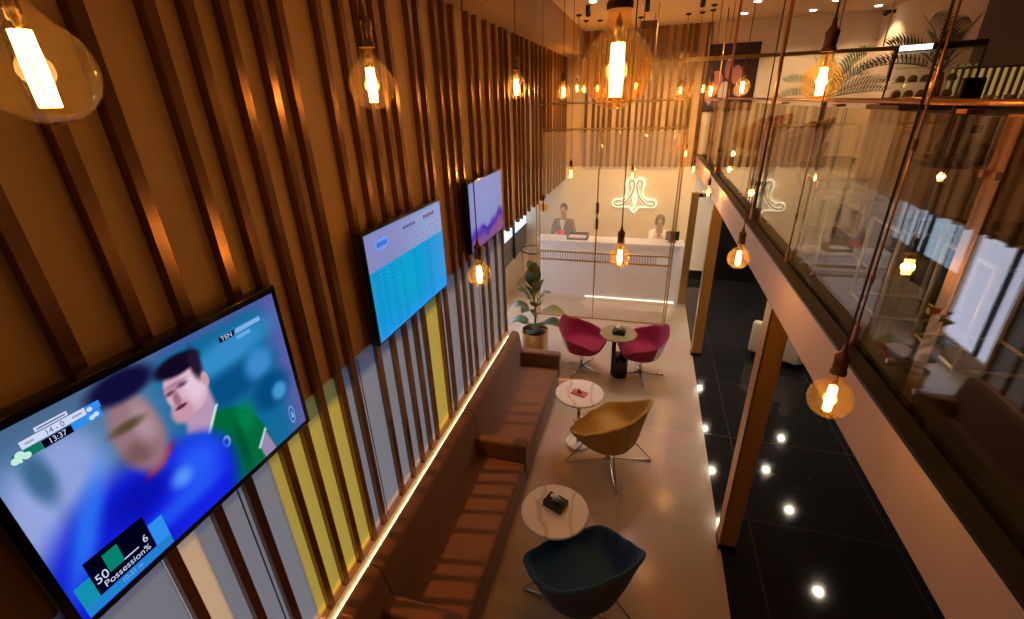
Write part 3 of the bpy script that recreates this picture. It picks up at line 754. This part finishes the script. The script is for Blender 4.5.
def hand(J, E, Rd, side, wrist, d, down):
    w = Vector(wrist); d = Vector(d).normalized(); lat = d.cross(Vector(down)).normalized(); dn_ = Vector(down)
    palm = side+'palm'; J[palm] = tuple(w+d*.07); Rd[palm] = (.036,.02); E.append((side+'wrist', palm))
    for i, (off, ln) in enumerate(((-.027,.075),(-.009,.085),(.009,.08),(.027,.06))):
        a, b, c = side+'f%da' % i, side+'f%db' % i, side+'f%dc' % i
        p = w+d*.095+lat*off; J[a] = tuple(p); J[b] = tuple(p+d*ln*.5+dn_*.01); J[c] = tuple(p+d*ln*.85+dn_*.035)
        for q in (a,b,c): Rd[q] = .009
        E += [(palm,a),(a,b),(b,c)]
    a, b = side+'ta', side+'tb'; J[a] = tuple(w+d*.06-lat*.045); J[b] = tuple(w+d*.095-lat*.055+dn_*.02); Rd[a] = .011; Rd[b] = .009
    E += [(palm,a),(a,b)]
# standing man in a suit (faces -y, towards the camera)
t = thing('person', 'standing person in a grey suit holding red flowers behind the partition', 'person', (-1.62,9.35,0))
J = dict(pelvis=(0,0,.95), belly=(0,0,1.1), chest=(0,.0,1.30), neckb=(0,.0,1.44), neck=(0,-.01,1.50), jaw=(0,-.03,1.56), head=(0,-.015,1.65), crown=(0,-.005,1.735), nose=(0,-.115,1.64),
 Lsh=(-.17,0,1.40), Lel=(-.23,-.02,1.12), Lwrist=(-.09,-.23,1.08), Rsh=(.17,0,1.40), Rel=(.23,-.02,1.12), Rwrist=(.09,-.23,1.10), Lhip=(-.09,0,.90), Lkn=(-.1,-.01,.5), Lan=(-.1,.02,.09), Lto=(-.11,-.16,.04), Rhip=(.09,0,.90), Rkn=(.1,-.01,.5), Ran=(.1,.02,.09), Rto=(.11,-.16,.04))
E = [('pelvis','belly'),('belly','chest'),('chest','neckb'),('neckb','neck'),('neck','jaw'),('jaw','head'),('head','crown'),('head','nose'),('chest','Lsh'),('Lsh','Lel'),('Lel','Lwrist'),('chest','Rsh'),('Rsh','Rel'),('Rel','Rwrist'),('pelvis','Lhip'),('Lhip','Lkn'),('Lkn','Lan'),('Lan','Lto'),('pelvis','Rhip'),('Rhip','Rkn'),('Rkn','Ran'),('Ran','Rto')]
Rd = dict(pelvis=(.13,.10), belly=(.125,.095), chest=(.145,.105), neckb=.06, neck=.05, jaw=(.06,.068), head=(.077,.092), crown=(.05,.06), nose=.014, Lsh=.055, Rsh=.055, Lel=.04, Rel=.04, Lwrist=.026, Rwrist=.026, Lhip=.085, Rhip=.085, Lkn=.055, Rkn=.055, Lan=.04, Ran=.04, Lto=.035, Rto=.035)
J2, E2, R2 = dict(J), list(E), dict(Rd)
hand(J2, E2, R2, 'L', J['Lwrist'], (.75,-.4,.1), (0,-.6,-.6)); hand(J2, E2, R2, 'R', J['Rwrist'], (-.75,-.4,.1), (0,-.6,-.6))
bd = skin('body', J2, E2, R2, 'pelvis', M['skin'], t)
sk_ = ['pelvis','belly','chest','neckb','Lsh','Lel','Lwrist','Rsh','Rel','Rwrist']
Rj = {k: (tuple(q+.018 for q in Rd[k]) if isinstance(Rd[k], tuple) else Rd[k]+.016) for k in sk_}
skin('suit_jacket', {k: J[k] for k in sk_}, [e for e in E if e[0] in sk_ and e[1] in sk_], Rj, 'pelvis', M['suit'], t)
tk = ['pelvis','Lhip','Lkn','Lan','Rhip','Rkn','Ran']
skin('trousers', {k: J[k] for k in tk}, [e for e in E if e[0] in tk and e[1] in tk], {k: (tuple(q+.012 for q in Rd[k]) if isinstance(Rd[k], tuple) else Rd[k]+.014) for k in tk}, 'pelvis', M['trouser'], t)
MB().prism([(-.055,1.45),(.055,1.45),(0,1.18)], lambda a,b,d: (a,d,b), -.155, -.12).build('shirt_front', M['shirt'], t)
MB().lathe([(.0001,.075),(.05,.065),(.083,.02),(.087,-.03),(.08,-.05),(.0001,-.05)], (0,.015,1.70), 18, Matrix.Diagonal((.92,1.05,1,1))).build('hair', M['hair'], t, True)
for s_ in (-1,1):
    MB().sphere((s_*.03,-.093,1.665), .009, 8).build('eye', M['hair'], bd, True); MB().sphere((s_*.082,0,1.645), .022, 8, (.5,.8,1.3)).build('ear', M['skin'], bd, True)
MB().box(-.025,.025,-.106,-.098,1.585,1.593).build('mouth', mat('lips', (.35,.12,.1), .5), bd)
f = thing('flowers', 'bunch of red flowers held by the standing person in grey', 'flowers', (-1.61,9.04,1.09))
mb = MB()
for q in range(16): mb.sphere((random.uniform(-.075,.075), random.uniform(-.05,.03), .10+random.uniform(-.05,.09)), .042, 8)
mb.build('blossom', M['red'], f, True)
MB().lathe([(.012,-.1),(.03,.08)], (0,0,0), 10).build('stems', M['leaf'], f, True)
# seated person at the desk
t = thing('person', 'person with dark hair seated behind the counter, chin in hands, beside the monitor', 'person', (.31,9.58,0))
dz = .10
J = dict(pelvis=(0,.02,.62), belly=(0,.0,.78), chest=(0,-.03,.98+dz), neckb=(0,-.05,1.12+dz), neck=(0,-.065,1.18+dz), jaw=(0,-.09,1.24+dz), head=(0,-.075,1.33+dz), crown=(0,-.06,1.41+dz), nose=(0,-.175,1.31+dz),
 Lsh=(-.16,-.03,1.08+dz), Lel=(-.15,-.24,.93+dz), Lwrist=(-.05,-.19,1.13+dz), Rsh=(.16,-.03,1.08+dz), Rel=(.15,-.24,.93+dz), Rwrist=(.05,-.19,1.13+dz), Lhip=(-.09,0,.6), Lkn=(-.12,-.40,.58), Lan=(-.12,-.36,.12), Lto=(-.12,-.52,.06), Rhip=(.09,0,.6), Rkn=(.12,-.40,.58), Ran=(.12,-.36,.12), Rto=(.12,-.52,.06))
J2, E2, R2 = dict(J), list(E), dict(Rd)
hand(J2, E2, R2, 'L', J['Lwrist'], (.1,.15,.6), (.5,-.2,0)); hand(J2, E2, R2, 'R', J['Rwrist'], (-.1,.15,.6), (-.5,-.2,0))
bd = skin('body', J2, E2, R2, 'pelvis', M['skin'], t)
skin('shirt', {k: J[k] for k in sk_}, [e for e in E if e[0] in sk_ and e[1] in sk_], Rj, 'pelvis', M['shirt'], t)
skin('trousers', {k: J[k] for k in tk}, [e for e in E if e[0] in tk and e[1] in tk], {k: (tuple(q+.012 for q in Rd[k]) if isinstance(Rd[k], tuple) else Rd[k]+.014) for k in tk}, 'pelvis', M['trouser'], t)
MB().lathe([(.0001,.085),(.055,.07),(.092,.02),(.098,-.05),(.085,-.13),(.0001,-.13)], (0,-.045,1.375+dz), 18).build('hair', M['hair'], t, True)
for s_ in (-1,1): MB().sphere((s_*.03,-.158,1.345+dz), .009, 8).build('eye', M['hair'], bd, True)
t = thing('desk_stool', 'dark stool under the seated person behind the counter', 'stool', (.31,9.66,0))
MB().lathe(disc(.18,.41,.45), n=24).build('seat', M['black'], t, 'auto'); MB().lathe([(.03,.03),(.03,.41)]).build('stem', M['chrome'], t, True); MB().lathe(disc(.2,0,.03), n=24).build('base', M['chrome'], t, 'auto')
t = thing('monitor', 'black computer monitor at the right end of the reception counter', 'monitor', (.53,8.75,1.231))
MB().box(-.12,.12,-.012,.012,.03,.2,bev=.004).build('screen_back', M['black'], t); MB().box(-.02,.02,-.01,.01,.008,.06).build('stand', M['black'], t); MB().box(-.07,.07,-.05,.05,0,.01).build('foot', M['black'], t)
t = thing('document_tray', 'black tray of papers on the left end of the reception counter', 'tray', (-1.22,8.7,1.231))
MB().box(-.2,.2,-.12,.12,0,.03).box(-.2,.2,.1,.12,0,.1).box(-.2,-.185,-.12,.12,0,.1).box(.185,.2,-.12,.12,0,.1).build('tray', M['black'], t)
MB().box(-.17,.17,-.1,.09,.031,.05).build('paper', M['white'], t)
t = thing('round_glass_table', 'round glass table with thin dark legs at the far left, past the plant', 'table', (-2.25,9.45,0))
MB().lathe(disc(.33,.735,.75,.004), n=36).build('glass_top', M['caseglass'], t, 'auto')
MB().tube([(.33*math.cos(a*PI/16),.33*math.sin(a*PI/16),.725) for a in range(32)], .014, 8, True).build('rim', mat('dark_blue_metal', (.03,.05,.09), .3, .8), t, True)
for a in range(4): MB().tube([(.31*math.cos(a*PI/2+.5),.31*math.sin(a*PI/2+.5),.72),(.27*math.cos(a*PI/2+.5),.27*math.sin(a*PI/2+.5),0)], .012, 8).build('leg', M['steel'], t, True)

# ------------------------------------------------------------------ balcony edge: glass, rail, rods
XG = .985
GY = [-1.9,-.05,1.79,3.02,4.25,5.48,6.71,7.94,10.1]
GL = ['glass balustrade pane behind the camera side of the balcony','glass balustrade pane at the right edge, this side of the copper post','glass balustrade pane just past the wide copper post','second glass balustrade pane past the wide copper post','third glass balustrade pane past the wide copper post','fourth glass balustrade pane past the wide copper post','glass balustrade pane next to last at the far end','last glass balustrade pane at the far wall']
for i in range(1, len(GY)-1):
    t = thing('balustrade_glass', GL[i], 'glass panel', (XG,(GY[i]+GY[i+1])/2,2.63), 0, 'balcony glass panes'); h = (GY[i+1]-GY[i])/2-.008
    MB().box(-.006,.006,-h,h,-.0,.985).build('pane', M['bal'], t)
    for s_ in (-1,1): MB().lathe([(.0001,-.014),(.010,-.014),(.010,.014),(.0001,.014)], (0,s_*(h-.1),.09), 12, Matrix.Rotation(PI/2,4,'Y')).build('clamp', M['steel'], t, 'auto')
t = thing('handrail', 'copper tube handrail along the top of the balcony glass', 'handrail', (1.03,0,3.65))
MB().tube([(0,-1.9,0),(0,YB-.02,0)], .012, 12).build('tube', M['copper'], t, True)
for i in range(1, len(GY)-1): MB().box(-.05,.0,GY[i]-.03+.2,GY[i]+.03+.2,-.032,-.018).build('bracket', M['copper'], t)
t = thing('balcony_post', 'wide copper post holding the balcony handrail at the right', 'post', (1.0,1.775,2.632))
MB().box(.01,.035,-.037,.037,0,.99,bev=.003).build('flat_bar', M['copper'], t)
for z in (.82,.35): 
    for s_ in (-.03,.03): MB().lathe([(.0001,-.007),(.013,-.007),(.013,.012),(.0001,.012)], (0,s_,z), 12, Matrix.Rotation(PI/2,4,'Y')).build('standoff', M['copper'], t, 'auto')
RODS = [(2.165,.0045,'copper ceiling rod at the balcony edge, nearest the camera'),(3.36,.0045,'copper ceiling rod at the balcony edge, second from the camera'),(4.62,.016,'copper ceiling rod at the balcony edge, crossing in front of the russet chair'),(7.5,.018,'copper ceiling rod at the balcony edge before the wall picture'),(8.7,.01,'copper ceiling rod at the far end of the balcony edge')]
for y, rr, lab in RODS:
    t = thing('ceiling_rod', lab, 'rod', (.957,y,2.646), 0, 'copper rods of the balcony edge')
    MB().tube([(0,0,0),(0,0,ZC-2.646)], rr, 10).build('rod', M['copper'], t, True)
    MB().lathe([(.0001,0),(rr+.008,0),(rr+.006,.10),(.0001,.10)], n=14).build('foot', M['copper'], t, 'auto')
    for z in (.32,.86): MB().lathe([(rr+.004,-.02),(rr+.004,.02)], (0,0,z), 10).build('coupler', M['oldbrass'], t, 'auto')

# ------------------------------------------------------------------ on the balcony
t = thing('wall_picture', 'dark framed picture with pinkish shapes on the balcony end wall', 'picture', (1.28,YB-.002,3.98))
MB().box(-.46,.46,-.03,0,-.56,.56).build('frame', M['black'], t)
pm = MB().use(mat('picture_ground', (.035,.012,.014), .4)).box(-.44,.44,-.034,-.03,-.54,.54)
pm.use(mat('picture_rose', (.35,.13,.11), .5))
for cx_, cz, rx, rz_ in ((-.22,-.05,.12,.18),(-.02,.18,.07,.2),(.12,.05,.09,.16),(-.30,-.3,.08,.12),(.22,-.22,.12,.1)):
    pm.add([(cx_+rx*math.cos(a*PI/10),-.0345,cz+rz_*math.sin(a*PI/10)) for a in range(20)], [list(range(20))])
pm.use(mat('picture_pale', (.55,.42,.40), .5))
for cx_, cz, rx, rz_ in ((-.05,-.25,.1,.2),(-.02,.33,.07,.05),(-.15,-.42,.16,.08)):
    pm.add([(cx_+rx*math.cos(a*PI/10),-.035,cz+rz_*math.sin(a*PI/10)) for a in range(20)], [list(range(20))])
pm.build('artwork', None, t)
def palm(label, loc, H, fronds, group='palms on the balcony'):
    t = thing('potted_palm', label, 'plant', loc, 0, group)
    MB().lathe([(.0001,0),(.15,0),(.2,.36),(.185,.37),(.17,.33),(.0001,.33)], n=24).build('pot', M['clay'], t, 'auto')
    MB().tube(smoothpath([(0,0,.32),(.03,.01,H*.5),(.02,0,H)]), [.045]*12+[.03], 8).build('trunk', M['trunk'], t, True)
    for az, el, ln, droop in fronds:
        d = Vector((math.cos(R(az))*math.cos(R(el)), math.sin(R(az))*math.cos(R(el)), math.sin(R(el))))
        K = 19; P = [Vector((.02,0,H))+d*ln*(q/K)-Vector((0,0,droop*ln*(q/K)**2)) for q in range(K+1)]
        mb = MB().tube(P, [.008*(1-q/K)+.002 for q in range(K+1)], 5)
        for q in range(4, K+1):
            T = (P[min(q+1,K)]-P[q-1]).normalized(); sd = T.cross(Vector((0,0,1))).normalized(); upv = sd.cross(T)
            ll = .26*math.sin(PI*min(1,(q-3)/K*.9+.08))+.03
            for s_ in (-1,1):
                a = P[q]; e = a+(sd*s_*.65+T*.5+upv*.6).normalized()*ll-Vector((0,0,ll*.18)); mmid = (a+e)/2+Vector((0,0,ll*.06))
                w = T*.0085
                mb.add([a-w*.5,a+w*.5,mmid+w,mmid-w,e], [(0,1,2,3),(3,2,4)])
        mb.build('frond', M['palm'], t)
    return t
palm('green palm with arching fronds against the pale balcony end wall', (2.5,8.75,2.6), 1.0,
     [(5,50,1.05,.35),(20,62,1.0,.25),(170,45,.8,.4),(-60,55,.9,.5),(-35,34,.85,.35),(60,60,.9,.3),(-45,14,.8,.15),(110,65,.9,.3),(190,20,.7,.3),(-35,66,.95,.35)])
palm('dark shadowed palm beside the glass food case at the right edge', (2.95,6.65,2.6), 1.25, [(180,25,.8,.35),(150,50,.8,.4),(-120,45,.7,.35),(-95,40,.7,.4),(90,60,.6,.3),(-150,62,.8,.3),(30,72,.7,.3)])
RR = [(0,.30),(45,.40),(90,.40),(120,.42),(180,.38)]; RZ = [(0,.44),(45,.50),(80,.60),(120,.74),(180,.80)]
def russet(label, loc, rz):
    t = thing('tub_chair', label, 'chair', loc, rz, 'russet tub chairs on the balcony')
    a, b = shell(RR, RZ, .40, .28); a.build('upholstery', M['brownleather'], t, True, 1); b.build('shell_back', M['brownleather'], t, True, 1)
    for k in range(4):
        an = R(45+90*k); MB().tube([(.16*math.cos(an),.16*math.sin(an),.34),(.26*math.cos(an),.26*math.sin(an),0)], [.016,.01], 8).build('leg', M['black'], t, True)
russet('russet tub chair on the balcony near the end wall', (1.62,8.35,2.601), R(195))
russet('russet tub chair on the balcony, nearer than the other russet one', (1.75,7.0,2.601), R(170))
def bistro(label, x, y):
    t = thing('glass_table', label, 'table', (x,y,2.601), 0, 'steel framed glass tables on the balcony')
    s_, hh = .17, .46
    for sx in (-1,1):
        for sy in (-1,1): MB().tube([(sx*s_,sy*s_,0),(sx*s_,sy*s_,hh)], .011, 8).build('leg', M['silver'], t, True)
    for z in (.012,hh): 
        MB().tube([(-s_,-s_,z),(s_,-s_,z),(s_,s_,z),(-s_,s_,z)], .009, 8, True).build('frame', M['silver'], t)
    MB().box(-s_-.02,s_+.02,-s_-.02,s_+.02,hh+.009,hh+.02).build('glass_top', M['caseglass'], t)
for x, y, w_ in ((1.48,2.25,'nearest the camera'),(1.38,2.76,'second from the camera'),(1.30,3.52,'third from the camera'),(1.48,4.42,'farthest from the camera')):
    bistro('steel framed glass table on the balcony, '+w_, x, y)
# cafe counter with glass case
CY = 5.3
t = thing('cafe_counter', 'cream cafe counter with small brown squares, under the glass food case', 'counter', (2.75,CY,2.601))
MB().box(-.72,.70,-.3,.3,0,.93,bev=.005).build('body', M['cream'], t)
MB().box(-.76,.72,-.34,.34,.93,.97,bev=.006).build('worktop', M['clay'], t)
for q in range(6): MB().box(-.66+q*.24,-.58+q*.24,-.306,-.298,.74,.80).build('inlay', M['clay'], t)
MB().box(-.40,.3,-.31,-.3,.50,.66).build('steel_panel', M['steel'], t)
t = thing('display_case', 'glass fronted food display case with a black frame on the cafe counter', 'display case', (2.30,CY-.02,3.572), R(-26))
w, d, hh = .29, .24, .42
cb = MB().box(-w,w,-d,d,0,.055,bev=.004).build('base', M['blackgloss'], t); MB().box(-w,w,-d-.01,-d,.045,.06).build('base_trim', M['chrome'], cb)
for sx in (-1,-.05,1): MB().prism([(-d,.055),(-d+.02,.055),(-.06,hh),(-.08,hh)], lambda a,b,q: (q,a,b), sx*w-.012*(sx > 0)-.0, sx*w+.012*(sx <= 0)+.0).build('frame_post', M['black'], t)
MB().box(-w,w,-.10,d,hh,hh+.05,bev=.01).build('top', M['blackgloss'], t)
MB().box(-w+.02,-.05,-.112,-.101,hh+.005,hh+.045).build('header_light', M['caselight'], t)
MB().prism([(-d+.004,.06),(-d+.012,.06),(-.075,hh),(-.083,hh)], lambda a,b,q: (q,a,b), -w+.015, w-.015).build('front_glass', M['caseglass'], t)
MB().box(-w,w,d-.008,d,.055,hh).build('back_glass', M['caseglass'], t)
for z in (.17,.29): MB().box(-w+.02,w-.02,-.09,d-.02,z,z+.006).build('shelf', M['caseglass'], t)
for z, c_ in ((.056,6),(.177,5)):
    for q in range(c_): 
        p_ = tag(MB().lathe([(.0001,0),(.034,0),(.038,.03),(.02,.055),(.0001,.06)], n=12).build('pastry', mat('pastry_crust', (.35,.18,.06), .7), None, True, loc=tuple(Vector((2.30,CY-.02,3.572+z+.0005))+Matrix.Rotation(R(-26),3,'Z') @ Vector((-.22+q*.088,.08,0)))), 'small brown pastry inside the glass food case', 'pastry', 'pastries in the food case')
RK = thing('menu_rack', 'warmly lit slatted rack at the right behind the cafe counter', 'rack', (3.05,5.9,3.58))
MB().box(-.30,.35,.05,.08,0,.28).build('back_board', M['menu'], RK)
mbk = MB()
for q in range(11): mbk.box(-.29+q*.06,-.275+q*.06,.02,.05,0,.27)
mbk.build('slats', M['clay'], RK); MB().box(-.30,.35,0,.08,.27,.285).build('top_board', M['brass'], RK)
MB().box(-.3,.35,-.02,.08,-.98,0).build('cabinet', M['clay'], RK)
for q, (x, y) in enumerate(((2.68,5.12),(2.80,5.1),(2.92,5.13),(3.05,5.11),(3.2,5.12))):
    t = thing('espresso_cup', ['white cup on the cafe counter beside the food case','second white cup from the food case on the cafe counter','middle white cup of the row on the cafe counter','fourth white cup from the food case on the cafe counter','white cup on the cafe counter farthest from the food case'][q], 'cup', (x,y,3.572), 0, 'cups on the cafe counter')
    MB().lathe([(.0001,0),(.022,0),(.036,.055),(.033,.055),(.02,.006),(.0001,.006)], n=18).build('cup', M['shellwhite'], t, True)
    MB().tube([(.034,0,.045),(.055,0,.04),(.052,0,.022),(.028,0,.018)], .004, 6).build('handle', M['shellwhite'], t, True)
t = thing('bar_chair', 'black high-backed bar chair before the cafe counter', 'chair', (1.98,4.0,2.601))
mb = MB(); mb.box(-.075,.075,-.02,.02,.66,1.15,Matrix.Rotation(R(20),4,'Z'),bev=.015); mb.build('backrest', M['black'], t, 'auto')
MB().lathe(disc(.19,.60,.66,.02), n=24).build('seat', M['black'], t, 'auto'); MB().lathe([(.03,.03),(.03,.6)]).build('stem', M['black'], t, True); MB().lathe(disc(.21,0,.03), n=24).build('base', M['black'], t, 'auto')
# ceiling fittings
def downlight(label, x, y, z, m, en, col, cone=95, group='round downlights'):
    t = thing('downlight', label, 'ceiling light', (x,y,z), 0, group)
    MB().lathe([(.05,-.012),(.068,-.006),(.07,0),(.05,0)], n=24).build('rim', M['shellwhite'], t, 'auto')
    MB().lathe([(.0001,-.022),(.035,-.02),(.05,-.012),(.05,-.001),(.0001,-.001)], n=20).build('lens', m, t)
    if en:
        ld = bpy.data.lights.new('downlight_beam', 'SPOT'); ld.energy = en; ld.color = col; ld.spot_size = R(cone); ld.spot_blend = .6; ld.shadow_soft_size = .04
        lo = bpy.data.objects.new('downlight_beam', ld); COL.objects.link(lo); lo.parent = t; lo.location = (0,0,-.02)
for x, y, lab in ((1.27,8.27,'ceiling downlight over the wall picture, nearer of two'),(1.26,9.31,'ceiling downlight over the wall picture, closer to the end wall'),(2.3,9.55,'ceiling downlight over the palm, closer to the end wall'),(2.37,8.72,'ceiling downlight over the palm, at the top of its bulb cord'),(3.2,9.6,'ceiling downlight in the corner by the small camera')):
    downlight(lab, x, y, ZC, M['downw'], 110, (1,.70,.40), 120, 'balcony ceiling downlights')
LS = ['nearest','second','third','fourth','farthest']
for i, (x, y) in enumerate(((1.54,5.71),(1.53,6.85),(1.52,8.02),(1.54,9.48),(2.65,4.87),(2.62,6.24),(2.45,7.1),(2.9,8.06),(2.92,9.55))):
    downlight(('downlight under the balcony in the row by its edge, %s' % LS[i]) if i < 4 else ('downlight under the balcony in the inner row, %s' % LS[i-4]), x, y, 2.37, M['down'], 12, (1,.8,.55), 100, 'downlights under the balcony')
for i, (x, y) in enumerate(((-.9,6.6),(.1,6.6),(-.9,7.2),(.1,7.2))):  # added out of view, to brighten the counter front and floor
    downlight('added unseen lobby downlight above the reception approach, %s' % ['near left','near right','far left','far right'][i], x, y, ZC, M['downw'], 130, (.95,.92,1), 85, 'added lobby downlights')
for i, x in enumerate((-1.0,-.2,.5)):  # added fill spots that warm and brighten the reception wall
    t = thing('added_spotlight', 'small added fill spot aimed at the reception wall, %s' % ('left','middle','right')[i], 'ceiling light', (x,7.5,ZC), 0, 'added reception fill spots')
    MB().lathe([(.0001,0),(.03,0),(.03,-.02),(.0001,-.02)], n=16).build('mount', M['black'], t, 'auto')
    q = Vector((0,2.7,-2.6)).normalized(); mt = q.to_track_quat('-Z','Y').to_matrix().to_4x4()
    MB().lathe([(.0001,.05),(.03,.05),(.035,-.06),(.0001,-.06)], (0,0,-.07), 16, mt).build('spot_head', M['black'], t, 'auto')
    ld = bpy.data.lights.new('added_spot_beam', 'SPOT'); ld.energy = 230; ld.color = (1,.66,.30); ld.spot_size = R(75); ld.spot_blend = .7; ld.shadow_soft_size = .03
    lo = bpy.data.objects.new('added_spot_beam', ld); COL.objects.link(lo); lo.parent = t; lo.location = Vector((0,0,-.07))+q*.07; lo.rotation_euler = q.to_track_quat('-Z','Y').to_euler()
t = thing('security_camera', 'small dark dome camera at the top of the balcony corner wall', 'camera', (3.42,9.75,4.80))
MB().box(-.02,.08,-.03,.03,-.02,.03).build('mount', M['black'], t); MB().sphere((-.04,0,-.01), .045, 12).build('dome', M['blackgloss'], t, True)
t = thing('hanging_sign', 'small brown box sign hanging from the lobby ceiling near the far slats', 'sign', (-.18,8.6,ZC))
MB().box(-.13,.13,-.02,.02,-.21,-.1,bev=.004).build('sign_box', M['clay'], t); 
for x in (-.08,.08): MB().tube([(x,0,0),(x,0,-.1)], .004, 6).build('hanger', M['black'], t)
# armchair under the balcony behind the near column
t = thing('armchair', 'cream armchair in the shade under the balcony, behind the near gold column', 'chair', (2.2,7.05,0), R(150))
MB().box(-.36,.36,-.34,.34,.1,.42,bev=.04).build('seat', M['cream'], t, 'auto'); MB().box(-.40,-.26,-.38,.38,.1,.82,bev=.05).build('backrest', M['cream'], t, 'auto')
for s_ in (-1,1): MB().box(-.36,.34,s_*.36-.06,s_*.36+.06,.1,.6,bev=.04).build('armrest', M['cream'], t, 'auto')
for sx in (-.3,.3):
    for sy in (-.3,.3): MB().lathe([(.015,0),(.02,.1)], (sx,sy,0), 10).build('leg', M['black'], t)

# ------------------------------------------------------------------ light
def area(name, loc, rot, sx, sy, en, col):
    ld = bpy.data.lights.new(name, 'AREA'); ld.shape = 'RECTANGLE'; ld.size = sx; ld.size_y = sy; ld.energy = en; ld.color = col
    lo = bpy.data.objects.new(name, ld); COL.objects.link(lo); lo.location = loc; lo.rotation_euler = rot; return lo
sd = bpy.data.lights.new('added_stripe_sun', 'SUN'); sd.energy = 11; sd.color = (1,.40,.12); sd.angle = R(1.5)  # sun added outside to throw orange stripes across the sofa seats
so = bpy.data.objects.new('added_stripe_sun', sd); COL.objects.link(so)
so.rotation_euler = Vector((math.cos(R(65)),.08,-math.sin(R(65)))).to_track_quat('-Z','Y').to_euler()
w = bpy.data.worlds.new('world'); sc.world = w; w.use_nodes = True
bg = w.node_tree.nodes['Background']; bg.inputs[0].default_value = (.42,.5,.7,1); bg.inputs[1].default_value = .5

vs_ = sc.view_settings; vs_.view_transform = 'Standard'; vs_.look = 'None'; vs_.exposure = 0; vs_.gamma = 1; vs_.use_curve_mapping = False
cy_ = sc.cycles; cy_.use_denoising = True; cy_.max_bounces = 10; cy_.transparent_max_bounces = 24; cy_.glossy_bounces = 5; cy_.diffuse_bounces = 4; cy_.sample_clamp_indirect = 6
cy_.caustics_reflective = False; cy_.caustics_refractive = False
